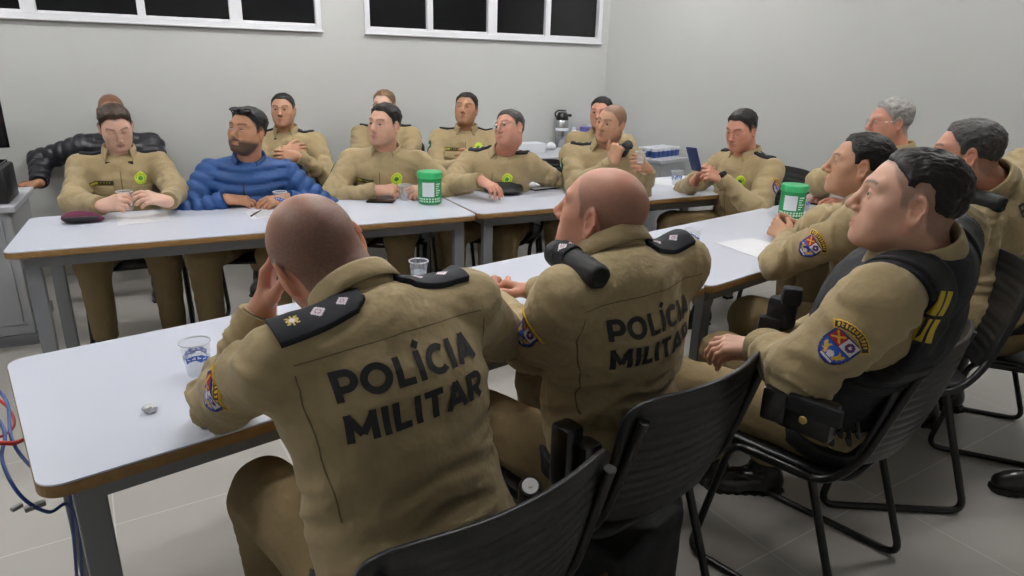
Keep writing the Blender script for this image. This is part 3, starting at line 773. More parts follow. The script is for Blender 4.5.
    # ---- trousers
    if o.get('legs', True):
        def tr(p):
            pc = PEL.astype(np.float32); d = el(p, PEL-V3(0, 0, .01), (.172*s*g, .14*s*g, .115*s), np.stack([PR, P0, V3(0, 0, 1)], 1))
            d = smax(d, (p-pc)@U.astype(np.float32)-.035*s, .01)
            for k in 'RL':
                n1 = perlin(p*np.array([9, 9, 16], np.float32)+seed); n2 = perlin(p*np.array([5, 5, 26], np.float32)+seed*2)
                th_ = rc(p, HIP[k], KN[k], .092*s*(.5+.5*g), .068*s); sh_ = rc(p, KN[k], AN[k]+V3(0, 0, .03), .066*s, .052*s)
                kd = np.exp(-((p-KN[k].astype(np.float32))**2).sum(1)/(.12*s)**2)
                leg = smin(th_, sh_, .03)-(.003+.006*kd)*(1-2.4*np.abs(n1))-.006*(1-2.4*np.abs(n2))*.6
                leg = smax(leg, (AN[k][2]+.03)-p[:, 2], .01); d = smin(d, leg, .04*s)
            return d
        pts = np.array([PEL]+[D[k] for D in (KN, AN) for k in 'RL'])
        v, q = surfnet(tr, pts.min(0)-.22*s*g, pts.max(0)+.22*s*g, hc*1.15, B=5); child('trousers', v, q, MATS[o.get('tmat', 'khaki_trousers')], smooth=True)
        for k in 'RL':
            if o.get('boots', True): boot(body, AN[k], o.get('toe'+k, P0), s, hc, o.get('shoe', False))
        if o.get('belt', True):
            def bl(p):
                hgt_ = (p-PEL.astype(np.float32))@U.astype(np.float32)-.045*s; return np.maximum(torso(p, .02)-torfold(p)*.4, np.abs(hgt_)-.024*s)
            v, q = surfnet(bl, PEL-.26*s*g, PEL+.26*s*g, hc*.8, B=5); BL = child('belt', v, q, MATS['black_nylon'], smooth=False)
    return dict(body=body, jacket=JK, S=S, NB=NB, PEL=PEL, U=U, R=Rv, F=Fv, SH=SH, EL=EL_, WR=WR, HD=HD, HM=HM, s=s, torso=torso, KN=KN, AN=AN, HIP=HIP, LT=LT, P0=P0, PR=PR, hc=hc, jk=jk, HMX=HMX, hs=s*o.get('hd', .87))

def boot(par, A, toe, s, h, shoe=False):
    toe = nrm(toe); sd = nrm(np.cross(toe, V3(0, 0, 1))); up = np.cross(sd, toe); B = np.asarray(A, float)-V3(0, 0, .0)
    sole_z = -.1*s if not shoe else -.075*s
    def f(p):
        q = np.stack([(p-B.astype(np.float32))@sd, (p-B.astype(np.float32))@toe, (p-B.astype(np.float32))@up], 1).astype(np.float32)
        d = rc(q, (0, -.02*s, sole_z+.045*s), (0, .13*s, sole_z+.036*s), .046*s, .038*s)
        d = smin(d, rc(q, (0, 0, 0), (0, .0, .14*s if not shoe else .0), .045*s, .05*s), .05*s)
        d = smin(d, rc(q, (0, .1*s, sole_z+.03*s), (0, .165*s, sole_z+.028*s), .046*s, .034*s), .02)
        if not shoe: d = d-.0025*np.sin(q[:, 2]*220)*(q[:, 1] > .02)*(q[:, 2] > -.04)
        return smax(d, (sole_z+.012)-q[:, 2], .006)
    v, q = surfnet(f, B-.3*s, B+.3*s, max(h*.8, .006), B=4); b = mesh('shoe' if shoe else 'boot', v, q, MATS['black_leather'], par, smooth=True)
    def g(p):
        q = np.stack([(p-B.astype(np.float32))@sd, (p-B.astype(np.float32))@toe, (p-B.astype(np.float32))@up], 1).astype(np.float32)
        o2 = q.copy(); o2[:, 2] = 0
        w_ = rc(o2, (0, -.03*s, 0), (0, .155*s, 0), .043*s, .043*s)-.003*np.sign(np.sin(q[:, 1]*200))
        return np.maximum(w_, np.abs(q[:, 2]-sole_z)-.016*s)
    v, q = surfnet(g, B-.3*s, B+.3*s, max(h*.8, .006), B=4); mesh('sole', v, q, MATS['black_rubber'], b)

# ---------------------------------------------------------------- uniform details
def seg_d(u, v, a, b):
    ax, ay = b[0]-a[0], b[1]-a[1]; t = max(0, min(1, ((u-a[0])*ax+(v-a[1])*ay)/(ax*ax+ay*ay))); return math.hypot(u-a[0]-ax*t, v-a[1]-ay*t)
def epaulette(P, k, stars=('d', 'd', 's'), thick=.007, w_=.062, ln=.13, roll=False, mid=.58, tilt=0, back=.012):
    s = P['s']; a = P['NB']; b = P['SH'][k]+P['U']*.05*s; c = a+(b-a)*mid; al = nrm(b-a); n = nrm(P['U']+nrm(P['R'])*(1 if k == 'R' else -1)*.25-P['F']*tilt); c = c-P['F']*back*s
    w_, ln = w_*s, ln*s; res = .003 if P['hc'] < .009 else .005
    def shape(u, v):
        hw = w_/2*(1 if v < ln*.36 else max(0, 1-(v-ln*.36)/(ln*.14)*.6)); return abs(u) < hw and abs(v) < ln/2
    m = [MATS['strap_black'], MATS['insignia_white'], MATS['insignia_gold'], MATS['insignia_rose'], MATS['patch_red']]
    pos = [(.5-(i+.8)/(len(stars)+.6))*ln for i in range(len(stars))] if stars else []
    def fn(u, v):
        if not shape(u, v): return -1
        if abs(abs(u)-w_*.44) < res*.45 and abs(v) < ln*.45: return 4 if stars and stars[0] == 'D' else 0
        for q, t in zip(pos, stars or ()):
            y = v-q
            if t in 'dD':
                e = abs(u)+abs(y)
                if e < .0125*s: return 3 if (e < .006*s and e > .003*s) else 1
            else:
                r = math.hypot(u, y); th = math.atan2(y, u)
                if r < .0125*s*(.78+.22*math.cos(8*th)): return 2 if r > .005*s else 1
        return 0
    # local up of the grid runs from the collar outwards
    return lay_grid(P['S'], c, n, -al, w_, ln, res, fn, .003, 'epaulette', m, P['jacket'], thick=thick)
def rank_roll(P, k, stars=('d', 'd')):
    """folded cap pushed under the shoulder strap"""
    s = P['s']; a = P['NB']; b = P['SH'][k]+P['U']*.05*s; al = nrm(b-a); cr = P['F']; n = np.cross(al, cr); n = n if n@P['U'] > 0 else -n
    c = a+(b-a)*.74+P['U']*.018*s+P['F']*.02*s; bk = -P['F']; s = s*.86
    M_ = np.stack([al, bk, nrm(np.cross(al, bk))], 1)
    def f(p):
        q = (p-c.astype(np.float32))@M_.astype(np.float32); q = q/s
        d = rc(q, (-.0, -.07, .0), (.01, .085, -.004), .034, .030); d = np.maximum(d, np.abs(q[:, 2])*1.0-.03)
        d = d-.003*(1-2*np.abs(perlin(q*np.array([30, 18, 30], np.float32))))
        return smax(d, -el(q, (.012, .115, -.003), (.022, .022, .02)), .006)
    v, q = surfnet(f, c-.16*s, c+.16*s, .004 if P['hc'] < .009 else .007, B=5); o = mesh('folded_cap', v, q, MATS['black_nylon'], P['jacket'], smooth=True)
    S = Surf(v, q); up = nrm(np.cross(al, bk)); up = up if up[2] > 0 else -up
    st = [MATS['strap_black'], MATS['insignia_white'], MATS['insignia_gold'], MATS['insignia_rose']]
    def fn(u, v_):
        for i, t in enumerate(stars):
            y = v_-(len(stars)/2-.5-i)*.034*s; e = abs(u)+abs(y)
            if t == 'd' and e < .015*s: return 3 if (.004*s < e < .0075*s) else 1
            if t == 's' and math.hypot(u, y) < .014*s: return 2 if math.hypot(u, y) > .005*s else 1
        return 0
    lay_grid(S, c+P['F']*.035*s, up, -al, .052*s, .115*s, .003 if P['hc'] < .009 else .005, fn, .002, 'rank_slide', st, o, thick=.003)
    return o
def sleeve_patch(P, k, along=.42, size=1.0, side=None, twist=0):
    """battalion arc over a quartered shield with pistols, star, lions and crest"""
    s = P['s']*size; A, B = P['SH'][k], P['EL'][k]; ax = nrm(B-A); sd = P['R']*(1 if k == 'R' else -1)
    if side is not None: sd = np.asarray(side, float)
    n = nrm(sd-ax*(sd@ax)); c = A+(B-A)*along; res = .0022 if P['hc'] < .012 else .005
    up = nrm(-ax+np.cross(n, -ax)*math.tan(math.radians(twist))); W, H = .072*s, .084*s
    m = [MATS[x] for x in ('patch_navy', 'patch_blue', 'patch_red', 'patch_white', 'patch_yellow', 'patch_purple')]
    def sh(u, v, k_=1):
        u, v = u/k_, v/k_; hw = W*.44 if v > 0 else W*.44*math.sqrt(max(0, 1-(v/(H*.46))**2)); return abs(u) < hw and v < H*.34
    def fn(u, v):
        if not sh(u, v): return -1
        if not sh(u, v, .9): return 0
        uu, vv = u/s, v/s
        if vv > .0:
            if uu < 0:
                if seg_d(uu, vv, (-.024, .006), (-.006, .022)) < .0019 or seg_d(uu, vv, (-.006, .006), (-.024, .022)) < .0019: return 4
                return 2
            r = math.hypot(uu-.014, vv-.014); return 5 if r < .0095 and not (r < .003) else 3
        if abs(vv) < .001: return 0
        if math.hypot(uu, (vv+.019)) < .007: return 3
        for sx in (-1, 1):
            if seg_d(uu, vv, (sx*.010, -.022), (sx*.021, -.009)) < .0035 or seg_d(uu, vv, (sx*.017, -.02), (sx*.012, -.006)) < .0018: return 4
        if abs(vv+.030) < .0016 and abs(uu) < .013: return 3
        return 1
    o = lay_grid(P['S'], c, n, up, W, H, res, fn, .0025, 'shield_patch', m, P['jacket'], thick=.0015)
    R_, yc = .047*s, -.012*s; c2 = c
    ry = [MATS['print_black'], MATS['patch_yellow']]
    def f2(u, v):
        v2 = v-yc; r = math.hypot(u, v2); th = math.degrees(math.atan2(u, v2))
        if not (R_-.001*s < r < R_+.016*s and abs(th) < 48): return -1
        if r < R_+.0012*s or r > R_+.0138*s or abs(th) > 45: return 1
        t = (th+40)/80*11; f_ = t % 1; z = (r-R_-.001*s)/(.014*s)
        if abs(th) < 40 and .25 < z < .8 and (f_ < .55) and not (.18 < f_ < .36 and .42 < z < .62 and int(t) % 2): return 1
        return 0
    if size > 0: lay_grid(P['S'], c2, n, up, .12*s, .12*s, res*.8, f2, .0025, 'battalion_arc', ry, P['jacket'], thick=.0015)
    return c, n, up
def flag_patch(P, k, along=.3, m1='badge_dark', m2='patch_white'):
    s = P['s']; A, B = P['SH'][k], P['EL'][k]; ax = nrm(B-A); sd = P['R']*(1 if k == 'R' else -1)+P['F']*.5; n = nrm(sd-ax*(sd@ax))
    lay_grid(P['S'], A+(B-A)*along, n, -ax, .05*s, .06*s, .005, lambda u, v: 0 if math.hypot(u, v) > .014*s else 1, .003, 'flag_patch', [MATS[m1], MATS[m2]], P['jacket'], thick=.002)
def badge(P, side=-1, a=.085, b=-.085, size=.88):
    """lime shield with green centre on the wearer's left breast"""
    s = P['s']*size; c = P['NB']+P['R']*(side*a*P['s'])+P['U']*b*P['s']
    def fn(u, v):
        r = math.hypot(u, v*.88)/s; th = math.atan2(u, v)
        if r > .030+.001*math.cos(5*th): return -1
        if r > .024: return 1
        if r > .019: return 0 if int(th*9) % 2 else 1
        if abs(v/s+.002) < .003 and abs(u/s) < .012: return 2
        return 1 if r > .012 else 0
    lay_grid(P['S'], c, P['F'], P['U'], .07*s, .08*s, .003 if P['hc'] < .012 else .0045, fn, .004, 'lime_badge', [MATS['badge_green'], MATS['badge_lime'], MATS['badge_dark']], P['jacket'], thick=.002)
def name_tape(P, side=1, a=.085, b=-.1):
    s = P['s']; c = P['NB']+P['R']*(side*a*s)+P['U']*b*s
    def fn(u, v):
        if u < -.02*s and abs(v) < .005*s: return 1
        return 1 if (abs(v) < .003*s and int(u/(.006*s)) % 2 and abs(u) < .04*s) else 0
    lay_grid(P['S'], c, P['F'], P['U'], .1*s, .02*s, .004, fn, .003, 'name_tape', [MATS['tape_olive'], MATS['tape_yellow']], P['jacket'], thick=.0015)
def collar_marks(P):
    s = P['s']
    for sd in (-1, 1):
        c = P['NB']+P['F']*.085*s+P['R']*sd*.05*s-P['U']*.012*s
        b = MB(); M_ = np.stack([P['R'], P['F'], P['U']], 1); b.box(c, (.022*s, .004, .016*s), M_); b.build('collar_tab', MATS['print_black'], P['jacket'])
def placket(P):
    """front zip line and pocket flaps"""
    s = P['s']; qs = []
    for i in range(26): qs.append([(-.0025, -i*.012*s), (.0025, -i*.012*s), (.0025, -(i+1)*.012*s), (-.0025, -(i+1)*.012*s)])
    lay_quads(P['S'], P['NB']-P['U']*.05*s, P['F'], P['U'], qs, .002, 'zip', MATS['seam'], P['jacket'])
    for sd in (-1, 1):
        lay_grid(P['S'], P['NB']+P['R']*sd*.088*s-P['U']*.14*s, P['F'], P['U'], .1*s, .045*s, .008, lambda u, v: 0 if v > -.022*s+abs(u)*.12 else -1, .002, 'pocket_flap', [MATS['khaki_cloth']], P['jacket'], thick=.002)
def back_text(P, size=.058, b=-.19, gapl=1.42, a=0, tilt=0):
    s = P['s']; c = P['NB']-P['U']*(-b)*s+P['R']*a; n = -P['F']; up = nrm(P['U']+P['R']*tilt)
    T = text_quads('POLÍCIA', size*s, weight=.235, step=.01)
    T = [tuple(np.array(p)+np.array([0, size*s*gapl/2]) for p in q) for q in T]
    T2 = [tuple(np.array(p)-np.array([0, size*s*gapl/2]) for p in q) for q in text_quads('MILITAR', size*s, weight=.235, step=.01)]
    lay_quads(P['S'], c, n, up, T, .003, 'back_lettering', MATS['print_black'], P['jacket'], reach=.3)
    lay_quads(P['S'], c, n, up, T2, .003, 'back_lettering', MATS['print_black'], P['jacket'], reach=.3)
def glasses(P, m='glass_rim', rim=.0012, z=.0, dark=False, up=0):
    s = P['hs']; HD, HM = P['HD'], P['HM']; T = lambda q: HD+(np.asarray(q)*s)@HM.T; b = MB()
    for sx in (-1, 1):
        pts = [T((sx*.033+.021*math.cos(a), .099-abs(.021*math.cos(a)+.0)*.15+up*0, z+.0145*math.sin(a))) for a in np.linspace(0, 2*math.pi, 20, endpoint=False)]
        b.tube(pts, rim*s, 6, closed=True); b.tube([T((sx*.054, .094, z+.004)), T((sx*.074, .06, z+.006)), T((sx*.08, -.01, z+.008))], rim*s, 6)
    b.tube([T((-.012, .1, z+.003)), T((0, .103, z+.005)), T((.012, .1, z+.003))], rim*s, 6)
    return b.build('glasses', MATS[m], P['body'], smooth=True)
def pocket_seams(P):
    pass

def back_seams(P):
    s = P['s']
    def line(pts):
        qs = []
        for (a, b) in zip(pts, pts[1:]):
            a, b = np.array(a)*s, np.array(b)*s; n = max(1, int(np.linalg.norm(b-a)/.012)); t = (b-a)/np.linalg.norm(b-a); w_ = np.array([-t[1], t[0]])*.0011
            for k in range(n): p, q = a+(b-a)*k/n, a+(b-a)*(k+1)/n; qs.append([p-w_, q-w_, q+w_, p+w_])
        lay_quads(P['S'], P['NB'], -P['F'], P['U'], qs, .0015, 'seam_line', MATS['seam'], P['jacket'], reach=.3)
    for sx in (-1, 1): line([(sx*.172, -.06), (sx*.17, -.11), (sx*.162, -.18), (sx*.15, -.32)])
    line([(-.17, -.045), (0, -.035), (.17, -.045)])
# ---------------------------------------------------------------- the people
SK = dict(fair=srgb(214, 168, 146), rosy=srgb(206, 150, 128), tan=srgb(186, 138, 108), olive=srgb(196, 150, 122), brown=srgb(160, 112, 84), pale=srgb(222, 182, 162))
T = onz
def seat(P, label, s=None, fwd=.05, look=None):
    a = math.degrees(math.atan2(P['P0'][1], P['P0'][0])); c = P['PEL']+P['P0']*fwd
    chair(c, a, label, s or P['s'])
def dress(P, ep=True, stars=('s',), bdg=True, name=True, marks=True, plk=True):
    if ep:
        for k in 'LR': epaulette(P, k, stars)
    if bdg: badge(P)
    if name: name_tape(P)
    if marks: collar_marks(P)
    if plk: placket(P)

# woman behind the left table
P = person(head=dep(116, 127, 3.4), look=-4, turn=4, pitch=-22, roll=4, s=1.03, far=2, lean=.02, girth=1.0, nb=(-.03, .01, 0), shw=.95, seed=1, copen=40, ch=1.1,
    label='woman in khaki uniform with hair tied back, looking down at the cup in her hands',
    face=dict(skin=SK['pale'], hair='tied', hairmat='hair_brown', haircol=srgb(60, 44, 36), open=.15, jaw=.95, nose=.75, beard=0, vol=.012, lipstick=1, brow=.8),
    hands={'R': (T(116, 203, .83), (.9, -.55, .25), (-.35, -.75, .55), 'hold', (-.8, .1, -.6)), 'L': (T(152, 198, .85), (-.8, -.45, .35), (.3, -.6, .75), 'rest', (.8, .1, -.6))})
dress(P, ep=False, plk=True); epaulette(P, 'R', None); epaulette(P, 'L', None); seat(P, 'black chair under the woman with tied hair'); WOMAN = P

# man in the blue quilted jacket
P = person(head=dep(247, 131, 3.42), look=38, turn=12, pitch=10, roll=-4, s=1.1, far=1, lean=.1, girth=1.06, shw=.95, nb=(-.02, .03, -.01), seed=2, quilt=.055, jmat='blue_puffer' if mat('blue_puffer', srgb(34, 74, 132), .5, bump=.5, bscale=45, vary=.06, vscale=12, spec=.4) else '', tmat='khaki_trousers', belt=False, slv=1.04, copen=34, ch=1.1, under='grey_shirt' if mat('grey_shirt', srgb(150, 155, 160), .85) else '',
    label='bearded man in blue quilted jacket with sunglasses pushed up on his hair',
    face=dict(skin=SK['tan'], hair='short', beard=1.3, jaw=1.05, vol=.018, gaze=(.0, .85, .35)),
    hands={'R': (T(243, 200, .79), (.95, -.3, -.05), (0, -.35, .9), 'rest', (-1, .2, -.5)), 'L': (T(272, 201, .79), (-.95, -.3, -.05), (0, -.35, .9), 'rest', (1, .2, -.5))})
g_ = MB()   # sunglasses on the hair
TT = lambda q: P['HD']+(np.asarray(q)*P['hs'])@P['HM'].T
for sx in (-1, 1):
    g_.add([TT((sx*.034+.027*math.cos(a)*r, .068-.03*r*math.sin(a)*.6-.002+.004*(1-r), .103+.02*r*math.sin(a)*.5)) for r in (0, 1) for a in np.linspace(0, 2*math.pi, 16, endpoint=False)], [(i, (i+1) % 16, 16+(i+1) % 16, 16+i) for i in range(16)])
    g_.tube([TT((sx*.034+.027*math.cos(a), .068-.018*math.sin(a), .103+.010*math.sin(a))) for a in np.linspace(0, 2*math.pi, 16, endpoint=False)], .0035, 6, closed=True)
    g_.tube([TT((sx*.062, .066, .103)), TT((sx*.084, .0, .06)), TT((sx*.084, -.03, .045))], .003, 6)
g_.tube([TT((-.01, .072, .105)), TT((.01, .072, .105))], .003, 6)
g_.build('sunglasses', mat('dark_lens', srgb(20, 20, 24), .1, spec=.8), P['body'], smooth=True)
q_ = MB(); 
lay_quads(P['S'], P['NB']-P['U']*.1, P['F'], P['U'], [[(-.004, .06-i*.012), (.004, .06-i*.012), (.004, .048-i*.012), (-.004, .048-i*.012)] for i in range(28)], .003, 'zip', MATS['black_nylon'], P['jacket'])
seat(P, 'black chair under the man in the blue jacket'); BLUE = P

# officer with the green jar
P = person(head=dep(384, 125, 3.78), look=36, turn=14, pitch=6, roll=-3, s=1.1, far=2, lean=.1, girth=1.05, nb=(-.02, .02, 0), seed=3, copen=38, under='print_black',
    label='dark-haired officer in khaki uniform holding a clear cup behind the green jar',
    face=dict(skin=SK['fair'], hair='short', shave=.3, beard=.15, vol=.016),
    hands={'R': (T(391, 190, .8), (.95, -.3, .05), (-.1, -.6, .8), 'hold', (-1, .1, -.5)), 'L': (T(417, 191, .8), (-.9, -.3, .05), (.1, -.6, .8), 'hold', (1, .1, -.5))})
dress(P, ep=False); flag_patch(P, 'R'); seat(P, 'black chair under the officer with the cup behind the green jar'); JAR = P

# officer with glasses and tilted head, hand on the black cap
P = person(head=dep(509, 129, 3.95), look=42, turn=16, pitch=14, roll=16, s=1.06, far=2, lean=.1, girth=1.08, nb=(-.02, .08, -.0), seed=4, copen=30, under='print_black',
    label='officer with glasses and tilted head resting his hand on the black cap',
    face=dict(skin=SK['rosy'], hair='short', hairmat='hair_salt', shave=.35, beard=.1, vol=.014, nose=1.05, fat=.5),
    hands={'R': (T(491, 186, .84), (.35, -.9, -.25), (0, -.3, .95), 'rest', (-1, .2, -.5)), 'L': (T(532, 186, .72), (-.7, -.3, -.2), (0, 0, 1), None, (1, .3, -.5))})
dress(P, plk=True, stars=('s', 's', 's')); glasses(P, 'steel'); seat(P, 'black chair under the officer with his hand on the cap'); CAP = P

# balding officer holding his chin
P = person(head=dep(611, 123, 4.05), look=36, turn=10, pitch=0, roll=-8, s=1.1, far=2, lean=.1, girth=1.12, nb=(-.03, .06, .005), seed=5, copen=34, under='print_black',
    label='officer with cropped receding hair raising one hand to his chin, behind the right table',
    face=dict(skin=SK['olive'], shave=.6, rec=.012, beard=.12, nose=1.1, fat=.6, haircol=srgb(46, 40, 38)),
    hands={'R': (dep(617, 149, 3.9), (.15, -.1, .95), (-.75, -.65, 0), 'thumb', (-.7, .1, -.9)), 'L': (dep(642, 166, 3.9), (-.75, -.3, .35), (.2, -.9, .2), 'hold', (.15, .5, -1))})
dress(P, stars=('s', 's', 's')); flag_patch(P, 'R'); rank_roll(P, 'L', ()); seat(P, 'black chair under the balding officer behind the right table'); CHIN = P

# officer at the table end with a phone
P = person(head=dep(741, 130, 4.02), look=34, turn=44, pitch=-14, roll=0, s=1.1, far=2, lean=.08, girth=1.12, nb=(-.03, -.0, 0), seed=6, copen=34,
    label='officer with a wristwatch looking down at a phone by the right wall',
    face=dict(skin=SK['rosy'], hair='short', beard=.12, open=.3, fat=.6, vol=.014),
    hands={'R': (dep(699, 172, 3.95), (-.2, -.55, .7), (-.6, .3, .6), 'hold', (-.3, .8, -.8)), 'L': (dep(711, 174, 3.85), (-.8, .1, .35), (.1, -.8, .5), 'hold', (.3, -.8, -.8))})
dress(P, stars=('s', 's')); sleeve_patch(P, 'L', .45, .95); seat(P, 'black chair under the officer with the phone at the table end'); PHONE = P
w_ = MB(); wd = nrm(P['WR']['L']-P['EL']['L']); w_.tube([P['WR']['L']+wd*.004, P['WR']['L']+wd*.03], .036, 16); wt = w_.build('wristwatch', MATS['black_nylon'], P['body'], smooth=True)
w_ = MB(); w_.lathe([(0, .012), (.022, .012), (.024, 0), (.024, -.01)], P['WR']['L']+wd*.018+P['HMX']['L'][:, 2]*.034, 16, P['HMX']['L']); w_.build('watch_dial', MATS['black_leather'], wt)

# ---- the row against the wall
P = person(head=dep(112, 112, 4.35), look=-2, turn=6, pitch=-4, s=1.1, far=2, lean=.0, girth=1.1, seed=7, quilt=.07, jmat='black_puffer' if mat('black_puffer', srgb(30, 31, 40), .38, bump=.4, bscale=50, vary=.1, vscale=14, spec=.5) else '', belt=False, slv=1.1, pz=.5,
    label='person in black puffer jacket behind the woman, hand on the desk',
    face=dict(skin=SK['brown'], shave=.55, beard=.1),
    hands={'R': (dep(24, 184, 4.2), (-.95, .1, -.05), (0, -.1, 1), 'rest', (-.1, 1, .4)), 'L': (dep(150, 215, 4.2), (-.2, -.9, -.2), (0, 0, 1), None)})
seat(P, 'black chair against the wall under the person in the black jacket')
P = person(head=dep(283, 110, 4.55), look=14, turn=12, pitch=4, s=1.06, far=2, lean=.05, seed=8, copen=34,
    label='young officer with crossed arms against the wall behind the blue jacket man',
    face=dict(skin=SK['olive'], hair='short', shave=.5, lift=.012, beard=.1, vol=.008),
    hands={'R': (dep(297, 150, 4.4), (.95, -.1, .1), (0, -1, .3), 'rest', (-.6, -.1, -1)), 'L': (dep(286, 156, 4.35), (-.95, -.1, .1), (0, -1, .3), 'rest', (.8, -.2, -1))})
dress(P, name=False); seat(P, 'black chair against the wall under the young officer with crossed arms')
P = person(head=dep(384, 106, 4.95), look=20, turn=10, pitch=4, s=1.08, far=2, lean=.05, seed=9, copen=34,
    label='sandy-haired officer with glasses mostly hidden behind the officer with the jar',
    face=dict(skin=SK['pale'], hair='short', hairmat='hair_sandy', haircol=srgb(130, 95, 70), beard=.05, vol=.012, brow=.7),
    hands={'R': (dep(370, 175, 4.6), (.2, -.9, -.2), (0, 0, 1), None), 'L': (dep(400, 175, 4.6), (-.2, -.9, -.2), (0, 0, 1), None)})
dress(P, stars=None, plk=False, name=False, bdg=False); glasses(P, 'glass_rim', .0018); seat(P, 'black chair against the wall under the sandy-haired officer')
P = person(head=dep(466, 109, 4.75), look=12, turn=2, pitch=12, roll=-3, s=1.08, far=2, lean=-.03, seed=10, copen=30, girth=1.02, under='print_black',
    label='officer leaning back against the wall with raised chin, left of the glasses officer',
    face=dict(skin=SK['tan'], hair='short', beard=.12, open=.5, vol=.013),
    hands={'R': (dep(470, 165, 4.5), (.95, -.2, .1), (0, -1, .3), 'rest', (-.7, -.1, -1)), 'L': (dep(468, 158, 4.55), (-.95, -.2, -.1), (0, -1, .3), 'rest', (.8, -.2, -1))})
dress(P, stars=None); flag_patch(P, 'R'); seat(P, 'black chair against the wall under the officer with raised chin')
P = person(head=dep(601, 113, 5.0), look=15, turn=10, pitch=2, s=1.1, far=2, lean=.03, seed=11,
    label='dark-haired officer almost hidden behind the balding officer, near the thermos',
    face=dict(skin=SK['rosy'], hair='short', beard=.1),
    hands={'R': (dep(590, 175, 4.8), (.2, -.9, -.2), (0, 0, 1), None), 'L': (dep(630, 175, 4.8), (-.2, -.9, -.2), (0, 0, 1), None)})
dress(P, ep=False, bdg=False, name=False, plk=False); seat(P, 'black chair under the officer hidden behind the balding one')

# ---- right side
P = person(head=dep(889, 122, 3.35), look=64, turn=66, pitch=-2, roll=0, s=1.08, far=1, lean=.1, girth=1.05, seed=12, nb=(-.02, 0, 0),
    label='grey-haired officer with thin glasses at the far right of the near tables',
    face=dict(skin=SK['rosy'], hair='short', hairmat='hair_grey', haircol=srgb(150, 145, 140), beard=.1, vol=.015, nose=1.1, fat=.6),
    hands={'R': (T(815, 196, .79), (-.9, -.2, -.05), (0, 0, 1), 'rest', (-.2, .8, -.5)), 'L': (T(836, 203, .8), (-.9, .2, .1), (.1, -.5, .8), 'rest', (.2, -.8, -.5))})
dress(P, stars=('s', 's', 's'), plk=False, name=False, bdg=False); glasses(P, 'steel', .0012); seat(P, 'black chair under the grey-haired officer')
P = person(head=dep(858, 165, 2.42), look=84, torso=105, nbw=dep(876, 206, 2.42), elbL=T(780, 262, .81), pitch=6, roll=0, s=1.1, far=0, lean=.16, girth=1.12, seed=13, nb=(-.03, 0, -.0), copen=30,
    pel_dir=150,
    label='dark-haired officer in profile with clasped hands on the near right table',
    face=dict(skin=SK['olive'], hair='short', rec=.03, beard=.1, vol=.010, nose=1.15, fat=.8, shave=.15),
    hands={'R': (T(784, 222, .82), (-.35, .55, .25), (.5, .6, .5), 'clasp', (-.1, .9, -.3)), 'L': (T(775, 228, .81), (-.1, .8, .35), (-.85, -.15, .45), 'clasp', (-.5, -.6, -.8))})
dress(P, stars=('D', 'd', 's'), plk=False, name=False, bdg=False); sleeve_patch(P, 'L', .5, 1.0, twist=8); seat(P, 'black chair under the officer with clasped hands, right table'); CLASP = P
P = person(head=dep(964, 154, 2.42), look=82, torso=100, nbw=dep(998, 184, 2.45), pitch=0, roll=0, s=1.16, far=0, lean=.0, pel=(2.95, 1.42, .55), pel_dir=130, girth=1.25, footL=T(922, 398, .12), footR=T(948, 384, .12), belly=1.1, seed=14, nb=(-.03, .0, .0),
    label='heavy officer with short greying hair and folded cap on his shoulder, right edge',
    face=dict(skin=SK['rosy'], hair='short', hairmat='hair_salt', haircol=srgb(70, 66, 64), beard=.1, vol=.012, fat=1.2, nose=1.05, shave=.35, lift=.006),
    hands={'R': (dep(890, 230, 2.7), (-.9, .3, -.05), (0, 0, 1), 'rest'), 'L': (dep(905, 250, 2.5), (-.9, .2, .1), (0, 0, 1), 'rest', (0, -.3, -1))})
sleeve_patch(P, 'L', .42, 1.0); rank_roll(P, 'L', ('d', 's')); back_text(P, .04, -.07, a=.04); seat(P, 'black chair under the heavy officer at the right edge', .95, -.07); HEAVY = P

# ---- officer in the black vest
PV = person( head=dep(907, 201, 1.47), look=82, torso=106, nbw=dep(926, 258, 1.5), elbL=dep(802, 374, 1.5), pitch=8, roll=0, s=1.03, far=0, girth=1.1, seed=15, hd=.95, shrL=(-.035, 0, .035), slv=1.2, sides=0, nb=(-.03, 0, .015), pel=(1.655, 1.12, .53), pel_dir=106,
    label='officer in black tactical vest leaning back in the nearest right chair',
    face=dict(skin=SK['fair'], hair='short', shave=.5, lift=.045, beard=.2, vol=.006, tex=1.3, nose=1.05, fat=.9, jaw=1.04, haircol=srgb(58, 54, 54), gaze=(0, .9, .2)),
    hands={'R': (dep(742, 350, 1.78), (-.5, .8, -.1), (-.3, 0, .9), 'rest', (.5, .3, -1)), 'L': (dep(730, 345, 1.74), (-.6, .75, -.1), (-.3, 0, .9), 'rest', (-.2, -.9, -.5))})
# ---- officer with the shaved head, seen from behind
PR_ = person( head=dep(600, 213, 1.55), look=112, turn=138, pitch=12, roll=0, s=1.04, far=0, girth=1.08, seed=16, hd=.92, shw=.93, elbL=dep(533, 345, 1.62), nbw=dep(626, 262, 1.50), pel=(.93, 1.2, .53), pel_dir=103, copen=30,
    label='officer with shaved head and clasped hands in the middle of the near row',
    face=dict(skin=SK['rosy'], shave=.55, crown=-.005, beard=.12, nose=1.05, fat=.9, haircol=srgb(70, 58, 52)),
    hands={'R': (T(499, 288, .81), (-.55, .6, .1), (.35, .3, .85), 'clasp', (.6, .6, -.6)), 'L': (T(487, 285, .80), (.3, .85, .2), (-.6, .1, .75), 'clasp', (-.9, -.2, -.5))})
